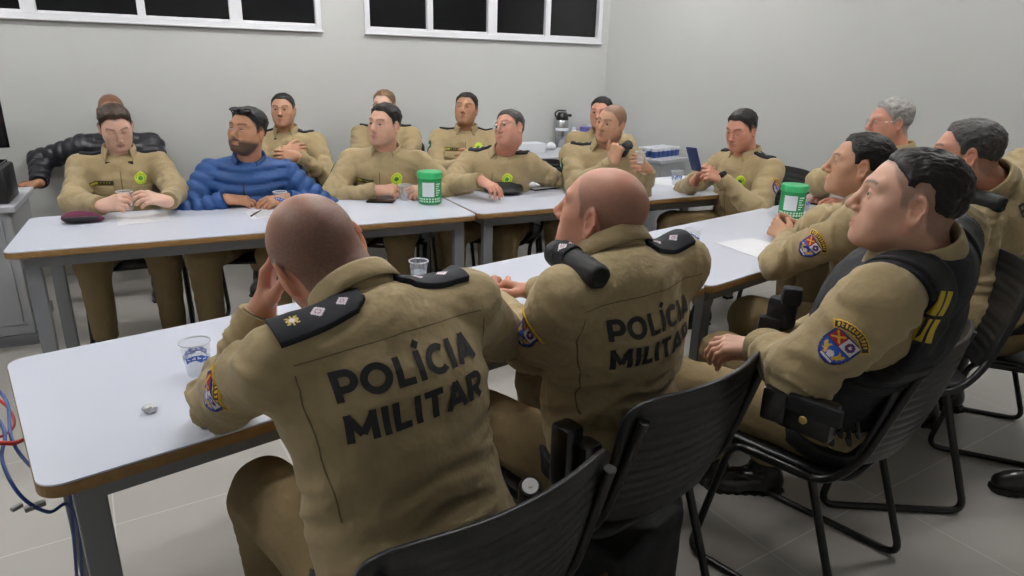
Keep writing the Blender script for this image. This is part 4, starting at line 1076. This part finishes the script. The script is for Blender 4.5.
# ---- nearest officer, chin in hand
PQ = person( head=dep(317, 254, 1.27), look=158, torso=100, pitch=-22, roll=-22, s=1.04, far=0, girth=1.15, seed=17, hd=.96, nbw=dep(373, 307, 1.2), pel=(.35, 1.0, .55), copen=30, pel_dir=102,
    elbL=T(222, 398, .81),
    label='balding officer nearest the camera leaning his head on his hand',
    face=dict(skin=SK['rosy'], shave=.72, crown=.03, beard=.12, fat=.9, haircol=srgb(66, 58, 54)),
    hands={'L': (dep(268, 275, 1.36), (.25, .1, .95), (-.8, .3, .1), 'rest', (-.7, .1, -1)), 'R': (T(400, 330, .8), (-.7, .6, 0), (0, 0, 1), 'rest', (.8, .1, -.4))})
sleeve_patch(PV, 'L', .5, 1.05, twist=-6)
epaulette(PR_, 'R', ('d', 'd')); rank_roll(PR_, 'L', ('d', 'd')); sleeve_patch(PR_, 'L', .5, 1.05); back_text(PR_, .045, -.13)
epaulette(PQ, 'L', ('d', 'd', 's'), w_=.066, ln=.15, tilt=.5, back=.03); epaulette(PQ, 'R', ('d', 'd'), tilt=.2); sleeve_patch(PQ, 'L', .5, 1.1); back_text(PQ, .048, -.125); back_seams(PQ); back_seams(PR_)
PX = person(head=(3.14, .72, 1.2), look=70, torso=150, s=1.03, far=2, lean=.05, pel=(3.13, .76, .53), pel_dir=150, seed=21, kneeR=(2.82, 1.0, .5), footR=V3(2.80, .985, .085), kneeL=(2.9, .7, .5), footL=V3(2.95, .68, .085), shoe=True,
    label='person just outside the right edge, one khaki leg and polished black shoe showing', face=dict(skin=SK['tan'], hair='short'),
    hands={'R': ((2.85, .98, .62), (-.8, .4, 0), (0, 0, 1), 'rest'), 'L': ((2.75, .8, .62), (-.8, .4, 0), (0, 0, 1), 'rest')})
seat(PX, 'black chair beyond the right edge under the person with the polished shoe')
seat(PV, 'black chair under the officer in the vest'); seat(PR_, 'black chair under the officer with the shaved head'); seat(PQ, 'black chair under the officer leaning on his hand, nearest one')
chair((2.42, 4.05), -88, 'empty black chair between the two officers behind the right table')
# ---------------------------------------------------------------- vest, gear and small things
mat('vest_black', srgb(24, 26, 33), .8, bump=.4, bscale=400, vary=.2, vscale=15, bump2=.4, b2scale=30)
mat('vest_yellow', srgb(205, 178, 50), .7)
P = PV; s = P['s']
def vest_f(p):
    q = (p-P['NB'].astype(np.float32))@np.stack([P['R'], P['F'], P['U']], 1).astype(np.float32)
    d = P['torso'](p, .022)-.004*(1-2.4*np.abs(perlin(p*14)))
    # arm holes, neck hole, hem
    arms = np.minimum(el(q, (.205*s, -.0, -.08*s), (.085*s, .12*s, .14*s)), el(q, (-.215*s, -.0, -.07*s), (.105*s, .14*s, .17*s)))
    neck = el(q, (0, .05*s, .03*s), (.082*s, .1*s, .085*s))
    d = smax(d, -arms, .012); d = smax(d, -neck, .012); return smax(d, -(q[:, 2]+P['LT']*.93), .01)
v, q = surfnet(vest_f, P['NB']-.5, P['NB']+.45, .007, B=5); VE = mesh('tactical_vest', v, q, MATS['vest_black'], P['body'], smooth=True)
VS = Surf(v, q)
for sd in (-1, 1):     # shoulder straps edging and side straps
    lay_grid(VS, P['NB']+P['R']*sd*.1*s-P['F']*.0, P['U'], -P['F'], .062*s, .22*s, .006, lambda u, v_: 0, .002, 'shoulder_strap', [MATS['black_nylon']], VE, thick=.006)
for zz in (-.2, -.27):
    lay_grid(VS, P['NB']-P['R']*.12*s+P['U']*zz*s, -P['R']-P['F']*.3, P['U'], .26*s, .035*s, .006, lambda u, v_: 0, .002, 'side_strap', [MATS['black_nylon']], VE, thick=.004)
def tag_f(u, v_): return 1 if (abs(v_) < .0035 or abs(u) < .002) else 0
yc_ = dep(944, 322, 1.38); lay_grid(VS, yc_, nrm(EYE-yc_)-P['F']*.4, P['U'], .035*s, .12*s, .003, tag_f, .003, 'yellow_panel', [MATS['vest_yellow'], MATS['vest_black']], VE, thick=.004, reach=.3)
def gear(P, loc, dims, rz, name, m='black_leather', parent=None):
    b = MB(); b.box(loc, dims, rotz(rz), bev=min(dims)*.22); return b.build(name, MATS[m], parent or P['body'], smooth=True)
# pouches and holster on the belt of the officer in the vest (his left hip)
c0 = P['PEL']-P['R']*.20*s+P['F']*.05; hd_ = math.degrees(math.atan2(P['P0'][1], P['P0'][0]))
g1 = gear(P, dep(808, 414, 1.46), (.12, .05, .085), hd_, 'belt_pouch')
b = MB(); b.box(dep(808, 414, 1.46)-V3(.02, .028, -.028), (.115, .02, .04), rotz(hd_), bev=.006); b.build('pouch_flap', MATS['black_nylon'], g1, smooth=True)
b = MB(); b.lathe([(.0, .004), (.008, .003), (.009, 0)], dep(803, 420, 1.42), 12, np.stack([V3(0, 0, 1), hdir(hd_), -P['R']], 1)); b.build('snap', MATS['insignia_gold'], g1)
g2 = gear(P, dep(776, 402, 1.5), (.055, .05, .08), hd_+10, 'magazine_pouch')
for i in range(5):
    p_ = dep(820+i*9, 430+(i % 2)*8, 1.44); b = MB(); b.tube(fillet([p_, p_+V3(.02, 0, -.03), p_+V3(.03, .02, 0)], .02), .005, 6); b.build('key_strap', MATS['black_nylon'], g1, smooth=True)
# cluster of black pouches on his chest and lap
for k, (x_, y_, t_, d_) in enumerate(((782, 312, 1.72, (.07, .045, .08)), (770, 328, 1.74, (.06, .045, .07)), (792, 296, 1.68, (.05, .04, .05)))):
    b = MB(); b.box(dep(x_, y_, t_), d_, rotz(110+k*12), bev=.015); b.build('radio_pouch', MATS['vest_black'], VE, smooth=True)
# belt gear of the middle officer
P = PR_; s = P['s']
h1 = gear(P, dep(566, 455, 1.42), (.055, .05, .15), 100, 'magazine_pouch'); gear(P, dep(585, 470, 1.42), (.05, .05, .14), 100, 'magazine_pouch')
# nearest officer: torch on the right hip with a pale round end
P = PQ
b = MB(); c_ = dep(528, 500, 1.12); ax = nrm(dep(530, 488, 1.07)-c_); Mt = np.stack([nrm(np.cross(V3(0, 0, 1), ax)), np.cross(ax, nrm(np.cross(V3(0, 0, 1), ax))), ax], 1)
b.lathe([(0, .07), (.017, .07), (.0185, .065), (.0185, -.05), (.022, -.06), (.022, -.09), (0, -.09)], c_, 20, Mt); to_ = b.build('torch', MATS['black_leather'], P['body'], smooth=True)
b = MB(); b.lathe([(0, .074), (.003, .074), (.003, .0725), (.013, .0725), (.014, .069)], c_, 20, Mt); b.build('torch_cap', mat('pale_cap', srgb(205, 205, 205), .5), to_)

# ---- cups
mat('cup_plastic', srgb(225, 230, 238), .12, alpha=.22, spec=.6); mat('cup_rim', srgb(235, 238, 245), .2, alpha=.75)
mat('cup_blue', srgb(50, 95, 190), .4); mat('cup_white', srgb(232, 236, 244), .4); mat('water', srgb(215, 225, 235), .05, alpha=.25, spec=.8)
def cup(loc, label, s=1.0, rot=0, group='plastic water cups on the meeting tables', water=True, blue=True):
    t = empty('water_cup', loc, label, 'cup', rot, group); t.scale = (s, s, s)
    b = MB(); b.lathe([(0, .0005), (.024, .0005), (.0255, .003), (.034, .083), (.0355, .085)], seg=32); b.build('cup_wall', MATS['cup_plastic'], t, smooth=True)
    b = MB(); b.lathe([(.0338, .083), (.0362, .0835), (.0362, .087), (.0338, .0868), (.0338, .083)], seg=32); b.build('rim', MATS['cup_rim'], t, smooth=True)
    if water: b = MB(); b.lathe([(0, .002), (.0248, .004), (.0295, .045), (0, .045)], seg=32); b.build('water', MATS['water'], t, smooth=True)
    if blue:
        N_, K = 48, 12; vs, fs, mi = [], [], []
        for j in range(K+1):
            z = .026+.038*j/K; r = .0255+(z-.003)/.08*.0085+.0006
            for i in range(N_): a = 2*math.pi*i/N_; vs.append((r*math.cos(a), r*math.sin(a), z))
        for j in range(K):
            for i in range(N_):
                u = (i % 24)/24; v_ = j/K; wv = .5+.22*math.sin(u*6.28)
                k = 1 if (abs(v_-wv) < .17 and u < .8) or ((u-.35)**2*4+(v_-.62)**2 < .05) else 0
                if k and abs(v_-wv) < .05 and int(u*24) % 3: k = 2
                if k: fs.append((j*N_+i, j*N_+(i+1) % N_, (j+1)*N_+(i+1) % N_, (j+1)*N_+i)); mi.append(0 if k == 1 else 1)
        mesh('printed_band', vs, fs, None, t, mats=[MATS['cup_blue'], MATS['cup_white']], midx=mi, smooth=True)
    return t
TZ = .7505
for px, py, lb, s_, rt_, kw in (
    (199, 374, 'clear water cup with blue print beside the leaning officer, nearest the camera', 1.0, 40, {}),
    (691, 249, 'clear water cup with blue print between the two papers on the near right table', 1.0, 200, {}),
    (257, 287+0, None, 0, 0, {}),
    (281, 208, 'blue-printed cup in front of the blue jacket man', 1.0, 10, {}),
    (405, 200, 'clear cup held by the officer behind the green jar', 1.0, 90, dict(blue=False)),
    (676, 185, 'blue-printed cup beside the paper on the far right table', 1.1, 30, {}),
    (127, 210, 'blue-printed cup in the hands of the woman', 1.1, 120, {}),
    (419, 283, 'small clear cup beyond the nearest officer\'s shoulder', .95, 0, dict(blue=False)),
    (565, 186, 'cup half hidden beyond the shaved head, by the open folder', .9, 0, {}),
    (803, 211, 'blue-printed cup behind the right green jar', 1.0, 60, {})):
    if lb: cup(T(px, py, TZ), lb, s_, rt_, **kw)

# ---- green jars
mat('jar_green', srgb(52, 165, 100), .25, alpha=.8, spec=.6); mat('jar_lid', srgb(62, 180, 112), .35); mat('jar_label', srgb(222, 228, 232), .5); mat('jar_print', srgb(190, 225, 200), .5)
def jar(loc, label, rot, s=1.0):
    t = empty('plastic_jar', loc, label, 'jar', rot, 'green plastic jars on the tables'); t.scale = (s, s, s)
    b = MB(); b.lathe([(0, .001), (.058, .001), (.063, .006), (.064, .135), (.060, .142)], seg=40); b.build('jar_body', MATS['jar_green'], t, smooth=True)
    b = MB(); b.lathe([(.060, .140), (.068, .141), (.0685, .172), (.065, .176), (0, .176)], seg=40)
    for i in range(20): a = i*math.pi/10; b.box((.0685*math.cos(a), .0685*math.sin(a), .157), (.002, .004, .026), rotz(math.degrees(a)))
    b.build('lid', MATS['jar_lid'], t, smooth=True)
    def band(nm, a0, a1, z0, z1, m, r=.0648):
        vs, fs = [], []; n = 14
        for i in range(n+1):
            a = math.radians(a0+(a1-a0)*i/n); vs += [(r*math.cos(a), r*math.sin(a), z0), (r*math.cos(a), r*math.sin(a), z1)]
        for i in range(n): fs.append((2*i, 2*i+2, 2*i+3, 2*i+1))
        return mesh(nm, vs, fs, MATS[m], t)
    band('label', -38, 22, .045, .122, 'jar_label')
    for k in range(6): band('printed_line', 30, 30+14+7*(k % 3), .05+k*.012, .056+k*.012, 'jar_print')
    for k in range(2):
        for a in range(-60, 60, 14): band('printed_line', a, a+9, .015+k*.013, .024+k*.013, 'jar_print')
    return t
JL = T(430, 203, TZ); JR = T(790, 217, TZ)
jar(JL, 'green plastic jar on the far left table, in front of the officer with the cup', math.degrees(math.atan2(-JL[1], -JL[0])), 1.0)
jar(JR, 'green plastic jar on the near right table beyond the clasped hands', math.degrees(math.atan2(-JR[1], -JR[0])), 1.0)

# ---- papers, cap, beanie, phones, folder
mat('paper', srgb(236, 238, 244), .7); mat('ink', srgb(70, 70, 80), .8); mat('maroon_knit', srgb(96, 38, 66), .9, bump=.4, bscale=200); mat('screen', srgb(14, 16, 22), .1)
mat('phone_blue', srgb(40, 60, 110), .35); mat('pen_black', srgb(25, 25, 30), .4)
def paper(pts, label, z=TZ, lines=0, name='paper_sheet'):
    P4 = [T(x, y, z) for x, y in pts]; c = sum(P4)/4; t = empty(name, (c[0], c[1], z), label, 'paper'); n = 8; vs, fs = [], []
    for j in range(n+1):
        for i in range(n+1):
            u, v_ = i/n, j/n; p = (P4[0]*(1-u)+P4[1]*u)*(1-v_)+(P4[3]*(1-u)+P4[2]*u)*v_; vs.append(p-V3(c[0], c[1], z)+V3(0, 0, .0008+.0015*math.sin(u*5+v_*3)**2))
    for j in range(n):
        for i in range(n): a = j*(n+1)+i; fs.append((a, a+1, a+n+2, a+n+1))
    o = mesh('sheet', vs, fs, MATS['paper'], t); md = o.modifiers.new('s', 'SOLIDIFY'); md.thickness = .0006
    if lines:
        vs, fs = [], []
        for k in range(lines):
            v0 = .12+.76*k/lines; u1 = .9-.25*((k*7) % 3)/3; m0 = len(vs)
            for u, v_ in ((.1, v0), (u1, v0), (u1, v0+.02), (.1, v0+.02)):
                p = (P4[0]*(1-u)+P4[1]*u)*(1-v_)+(P4[3]*(1-u)+P4[2]*u)*v_; vs.append(p-V3(c[0], c[1], z)+V3(0, 0, .0032))
            fs.append((m0, m0+1, m0+2, m0+3))
        mesh('writing', vs, fs, MATS['ink'], t)
    return t
paper([(118, 226), (170, 220), (167, 211), (116, 215)], 'blank white sheet in front of the woman')
paper([(237, 210), (300, 203), (290, 197), (236, 204)], 'white sheet under the hands of the blue jacket man')
paper([(253, 220), (300, 213), (290, 205), (244, 212)], 'handwritten sheet with a pen on the far left table', z=TZ+.001, lines=7)
paper([(715, 243), (760, 259), (795, 250), (752, 238)], 'white sheet between the water cup and the clasped hands')
paper([(772, 222), (815, 230), (845, 222), (800, 213)], 'white sheet beyond the clasped hands, near the right jar')
paper([(812, 213), (838, 217), (850, 208), (825, 205)], 'small printed sheet at the far right of the near table', lines=5)
paper([(637, 183), (700, 189), (712, 183), (655, 178)], 'white sheet under the cup on the far right table')
p_ = T(251, 216, TZ+.006); b = MB(); q_ = T(256, 213, TZ+.006); b.tube([p_, p_+(q_-p_)*.8, q_+(q_-p_)*1.2], [.004, .004, .0015], 8); tag(b.build('pen', MATS['pen_black'], smooth=True), 'dark pen lying on the handwritten sheet', 'pen')
def slab(name, c, size, rz, m, label, cat, z=TZ, tilt=None, screen=None, h=.009):
    t = empty(name, (c[0], c[1], c[2] if tilt is not None else z), label, cat, rz if tilt is None else 0)
    M_ = tilt if tilt is not None else None
    b = MB(); b.box((0, 0, h/2), (size[0], size[1], h), M_, bev=.003); b.build('case', MATS[m], t, smooth=True)
    up = np.asarray(M_)@V3(0, 0, 1) if M_ is not None else V3(0, 0, 1)
    b = MB(); b.box(V3(0, 0, h/2)+up*(h/2+.0003), (size[0]*.9, size[1]*.94, .0008), M_); b.build('screen', MATS[screen or 'screen'], t)
    return t
slab('smartphone', T(381, 202, TZ), (.075, .15), 62, 'screen', 'black smartphone lying in front of the officer with the jar', 'phone')
Lp = PHONE; c_ = dep(694, 160, 3.85); n_ = nrm(Lp['HD']-c_); up_ = nrm(V3(-.1, .0, 1)-n_*n_[2]); r_ = np.cross(up_, n_)
slab('smartphone', c_, (.075, .155), 0, 'phone_blue', 'blue-backed smartphone held up by the officer at the table end', 'phone', tilt=np.stack([r_, up_, n_], 1))
Lk = CHIN; c_ = dep(640, 160, 3.72); n_ = nrm(Lk['HD']-c_); up_ = nrm(V3(.3, 0, 1)-n_*n_[2]*.5); up_ = nrm(up_-n_*(up_@n_)); r_ = np.cross(up_, n_)
cup(dep(640, 164, 3.75), 'small clear cup held up by the balding officer', .8, 0, blue=False)
c_ = T(845, 199, TZ)
slab('smartphone', T(822, 205, TZ), (.075, .15), 20, 'screen', 'black smartphone on the table by the grey-haired officer', 'phone')
# open folder on the far right table
t = empty('clipboard_folder', T(545, 186, TZ), 'open dark folder with white sheets between the glasses officer and the shaved head', 'folder', 8)
b = MB(); b.box((0, 0, .004), (.34, .24, .008), bev=.002); b.build('cover', MATS['screen'], t)
b = MB(); b.box((-.02, -.0, .0105), (.3, .215, .005)); b.build('sheets', MATS['paper'], t, bevel=.001)
# black peaked field cap (flat) under the officer's hand
def lump(name, c, r, m, label, cat, flat=.5, seed=1, extra=None, h=.008):
    c = np.asarray(c, float)
    def f(p):
        d = el(p, c, r)-.012*perlin(p*18+seed); 
        if extra: d = smin(d, extra(p), .02)
        return smax(d, c[2]-r[2]*flat-p[:, 2], .006)
    v, q = surfnet(f, c-max(r)*1.8, c+max(r)*1.8, h, B=5); o = mesh(name, v-c.astype(np.float32), q, MATS[m], smooth=True); o.location = tuple(c); return tag(o, label, cat)
cc = T(503, 192, TZ)
hc_ = lump('uniform_cap', cc+V3(0, 0, .03), (.125, .1, .045), 'black_nylon', 'black cloth cap under the hand of the glasses officer', 'cap', flat=.62, extra=lambda p: el(p, cc+V3(.0, -.06, .022), (.1, .09, .014)))
bb = T(81, 222, TZ); bn = lump('knit_pouch', bb+V3(0, 0, .022), (.075, .042, .03), 'maroon_knit', 'maroon and black cloth cap on the table beside the woman', 'cap', flat=.62, extra=lambda p: el(p, bb+V3(.05, -.02, .014), (.05, .025, .012)))
b = MB(); b.tube([V3(-.06, -.03, 0), V3(-.02, -.043, -.002), V3(.03, -.043, -.002), V3(.075, -.028, -.004)], [.010, .013, .013, .010], 10); b.build('cap_band', MATS['black_nylon'], bn, smooth=True)
sl = T(519, 190, TZ); b = MB(); b.box(sl+V3(0, 0, .004), (.09, .03, .006), rotz(5), bev=.002); tag(b.build('blue_card', MATS['cup_blue']), 'small blue card beside the black cap', 'card')
# crumpled wrapper on the nearest table
wc = T(150, 412, TZ)
def wf(p): return el(p, wc+V3(0, 0, .008), (.015, .011, .010))-.007*perlin(p*90)-.004*perlin(p*200)
v, q = surfnet(wf, wc-.04, wc+.04, .0015, B=4); tag(mesh('candy_wrapper', v, q, mat('foil', srgb(205, 205, 208), .3, metal=.4)), 'crumpled silver wrapper on the nearest table', 'wrapper')

# ---- left desk with printer and monitor
mat('desk_grey', srgb(172, 175, 180), .5); mat('desk_top', srgb(196, 198, 206), .35); mat('desk_edge', srgb(120, 122, 126), .5)
t = empty('side_desk', (-1.37, 4.38, 0), 'pale grey side desk in the left corner carrying the printer and monitor', 'desk')
b = MB(); b.box((0, 0, .735), (1.3, .62, .03)); b.build('desktop', MATS['desk_top'], t, bevel=.004)
b = MB(); b.box((0, 0, .39), (1.24, .56, .66)); b.build('body', MATS['desk_grey'], t, bevel=.004)
b = MB(); b.box((0, 0, .03), (1.26, .58, .06)); b.build('plinth', MATS['desk_edge'], t)
for xx in (-.3, .3): b = MB(); b.box((xx, -.285, .4), (.56, .012, .56)); d_ = b.build('door', MATS['desk_grey'], t, bevel=.003); b = MB(); b.tube([(xx+.2, -.3, .5), (xx+.2, -.3, .6)], .006, 8); b.build('handle', MATS['steel'], d_)
px0 = T(14, 200, .75)
t = empty('printer', (px0[0]-.22, px0[1]+.03, .75), 'black printer box on the side desk at the left edge', 'printer', 0)
b = MB(); b.box((0, 0, .09), (.44, .3, .18), bev=.012); b.build('body', MATS['black_plastic'], t, smooth=True)
b = MB(); b.box((0, -.152, .055), (.36, .006, .05)); b.build('tray', MATS['screen'], t)
b = MB(); b.box((0, .02, .187), (.4, .22, .012)); b.build('lid', MATS['screen'], t, bevel=.003)
mp = dep(2, 122, 3.95)
t = empty('monitor', (mp[0]-.24, mp[1], .75), 'dark monitor at the left edge above the printer', 'monitor', 12)
b = MB(); b.box((0, 0, .53-.75+CAMH-.78), (.5, .03, .3), bev=.005); 
t.location[2] = .75; zc = mp[2]-.75
b = MB(); b.box((0, 0, zc), (.5, .03, .31), bev=.006); b.build('panel', MATS['screen'], t, smooth=True)
b = MB(); b.box((0, -.017, zc), (.47, .002, .28)); b.build('screen', MATS['night_glass'], t)
b = MB(); b.box((0, .04, zc/2), (.05, .03, zc)); b.box((0, .03, .006), (.24, .18, .012)); b.build('stand', MATS['black_plastic'], t)

# ---- coffee tables in the corner
def sidetable(x0, y0, x1, y1, h, label, front=None):
    t = empty('side_table', ((x0+x1)/2, (y0+y1)/2, 0), label, 'table'); w_, d_ = x1-x0, y1-y0
    b = MB(); b.box((0, 0, h-.015), (w_, d_, .03)); b.build('tabletop', MATS['desk_top'], t, bevel=.004)
    for sx in (-1, 1):
        b = MB(); b.box((sx*(w_/2-.02), 0, (h-.03)/2), (.03, d_-.04, h-.03)); b.build('side_panel', MATS['desk_grey'], t)
    b = MB(); b.box((0, d_/2-.03, (h-.03)/2+.1), (w_-.06, .02, h-.23)); b.build('modesty_panel', MATS['screen'] if front is None else MATS[front], t)
    return t
fa = T(539, 158, .78); fb = T(661, 161, .78)
sidetable(fa[0]-.45, fa[1], fb[0]-.12, fa[1]+.6, .78, 'white serving table by the back wall with the thermos')
t2 = sidetable(0, 0, .4, .58, .78, 'white side table in the corner holding the pack of cups'); RW = rotz(15.9); c2_ = fb+RW@V3(.2, .29, 0); t2.location = (c2_[0], c2_[1], 0); t2.rotation_euler = (0, 0, math.radians(15.9)); 
b = MB(); b.box((0, -.27, .39), (.36, .02, .72)); b.build('front_panel', MATS['desk_grey'], t2)
t = empty('thermos_flask', T(561, 147, .78), 'steel thermos flask with black pump lid on the serving table', 'thermos')
b = MB(); b.lathe([(0, 0), (.058, 0), (.060, .006), (.060, .23), (.054, .245)], seg=32); b.build('flask_body', MATS['steel'], t, smooth=True)
b = MB(); b.lathe([(.054, .243), (.058, .25), (.052, .285), (.040, .31), (0, .318)], seg=32); b.box((.05, -.02, .285), (.06, .03, .025), bev=.006); b.build('pump_lid', MATS['black_leather'], t, smooth=True)
b = MB(); b.tube(fillet([(-.05, 0, .25), (-.09, -.01, .3), (-.06, -.01, .33), (.03, -.01, .325)], .03), .007, 8); b.build('handle', MATS['black_leather'], t, smooth=True)
b = MB(); b.lathe([(.0604, .15), (.0606, .175)], seg=32); b.build('label', MATS['cup_white'], t, smooth=True)
def bottle(loc, label, s=1):
    t = empty('bottle', loc, label, 'bottle'); t.scale = (s, s, s)
    b = MB(); b.lathe([(0, 0), (.033, 0), (.035, .01), (.035, .13), (.02, .155), (.014, .16)], seg=20); b.build('body', MATS['cup_white'], t, smooth=True)
    b = MB(); b.lathe([(.016, .157), (.017, .18), (0, .181)], seg=20); b.build('cap', MATS['cup_white'], t, smooth=True)
bottle(T(573, 147, .78), 'white squeeze bottle beside the thermos')
tb = T(590, 146, .78); t = empty('snack_box', tb, 'purple and white snack pack behind the bottle on the serving table', 'box', 10)
b = MB(); b.box((0, 0, .09), (.2, .1, .18), bev=.006); b.build('box', mat('lilac', srgb(120, 115, 190), .5), t); b = MB(); b.box((.05, -.0, .185), (.12, .09, .02), bev=.004); b.build('flap', MATS['cup_white'], t)
def smalldish(px, py, label):
    t = empty('plate', T(px, py, .78), label, 'plate'); b = MB(); b.lathe([(0, .003), (.06, .003), (.085, .013), (.087, .014), (.062, .006), (0, .006)], seg=28); b.build('dish', MATS['cup_white'], t, smooth=True); return t
smalldish(660, 151, 'white plate under the small white cup on the serving table'); 
t = empty('paper_cup', T(657, 150, .787), 'small white cup standing on the plate behind the balding officer', 'cup'); b = MB(); b.lathe([(0, 0), (.026, 0), (.033, .075), (.031, .075), (.0245, .003), (0, .003)], seg=24); b.build('cup', MATS['cup_white'], t, smooth=True)
for i, (px, py) in enumerate(((541, 151), (551, 150))):
    v0 = T(px, py, .78); lump('bread_roll' if i else 'crumpled_napkin', v0+V3(0, 0, .03), (.05, .04, .035), 'cup_white' if not i else 'paper', ('white crumpled napkin' if not i else 'white paper bundle')+' left of the thermos', 'napkin', seed=i+3, h=.01)
t = empty('snack_tray', T(528, 152, .78), 'white box behind the shoulder of the glasses officer, serving table', 'box'); b = MB(); b.box((0, 0, .04), (.26, .16, .08), bev=.006); b.build('box', MATS['cup_white'], t)
# pack of sealed cups: 3 x 6 standing cups
pc = T(686, 153, .78); Fx = V3(1, .05, 0)
def smallcup(loc, first=[None]):
    if first[0] is None:
        t = empty('sealed_cup', loc, 'sealed blue and white water cup standing in the pack by the right wall', 'cup', 0, 'pack of sealed water cups on the corner table')
        b = MB(); b.lathe([(0, 0), (.024, 0), (.0295, .085), (0, .087)], seg=16); b.build('cup_wall', MATS['cup_white'], t, smooth=True)
        b = MB(); b.lathe([(.0252, .012), (.0287, .062)], seg=16); b.build('printed_band', mat('pack_blue', srgb(62, 88, 150), .4), t, smooth=True); first[0] = t
    else: t = copy_tree(first[0]); t.location = tuple(loc)
for j in range(3):
    for i in range(6): smallcup(V3(fb[0], fb[1], .78)+RW@V3(.04+i*.062, .10+j*.066, 0))

# ---- cables hanging at the near left table corner
mat('cable_blue', srgb(28, 62, 130), .45); mat('cable_red', srgb(190, 45, 45), .45); mat('plug_grey', srgb(150, 150, 150), .4)
def cable(pts, m, label, r=.0035):
    b = MB(); P_ = [dep(*p) for p in pts]; Q_ = []
    for i in range(len(P_)-1):
        p0, p1, p2, p3 = P_[max(i-1, 0)], P_[i], P_[i+1], P_[min(i+2, len(P_)-1)]
        for k in range(8): t_ = k/8; Q_.append(.5*((2*p1)+(p2-p0)*t_+(2*p0-5*p1+4*p2-p3)*t_*t_+(3*p1-p0-3*p2+p3)*t_**3))
    Q_.append(P_[-1]); b.tube(Q_, r, 8); o = b.build('network_cable', MATS[m], smooth=True); return tag(o, label, 'cable', None)
cable([(-20, 375, 1.5), (6, 400, 1.45), (12, 440, 1.35), (35, 470, 1.3), (66, 487, 1.32), (72, 520, 1.4), (78, 600, 1.6), (82, 700, 1.8)], 'cable_blue', 'blue cable looping under the near table corner and down its leg')
cable([(-20, 395, 1.45), (4, 430, 1.35), (2, 460, 1.3), (20, 495, 1.28), (48, 512, 1.3), (68, 505, 1.35), (80, 540, 1.45), (84, 640, 1.7)], 'cable_blue', 'lower blue cable hanging in a wide loop at the table corner')
cable([(-20, 385, 1.5), (8, 408, 1.5), (14, 425, 1.45), (2, 436, 1.4), (-20, 440, 1.4)], 'cable_red', 'dark red cable coiled at the left edge under the table', .003)
cable([(-30, 444, 1.3), (0, 443, 1.3), (18, 442, 1.35), (40, 430, 1.5)], 'cable_red', 'bright red cable running level under the near table edge', .0045)
b = MB(); pp = dep(35, 506, 1.29); b.box(pp, (.035, .012, .010), rotz(20), bev=.002); b.box(pp+V3(-.028, .0, .006), (.02, .010, .008), rotz(40), bev=.002); tag(b.build('cable_plug', MATS['plug_grey']), 'grey plug hanging on the blue cable loop', 'plug')

# ---- bag on the floor, bag behind the young officer, shoe at the right edge
bg = T(610, 590, 0)
def bagf(p):
    c = bg.astype(np.float32)+np.array([0, 0, .14], np.float32); q = np.abs((p-c)@rotz(20).astype(np.float32))-np.array([.15, .11, .12], np.float32)
    return np.sqrt((np.maximum(q, 0)**2).sum(1))+np.minimum(q.max(1), 0)-.02-.012*perlin(p*9)
v, q = surfnet(bagf, bg-V3(.35, .35, .02), bg+V3(.35, .35, .35), .012, B=4); BG = tag(mesh('backpack', v, q, MATS['black_nylon'], smooth=True), 'black backpack on the floor under the middle officer\'s chair', 'bag')
b = MB(); b.box(bg+V3(-.1, -.13, .2), (.1, .01, .05), rotz(20)); b.build('brown_label', mat('kraft', srgb(120, 86, 60), .8), BG)
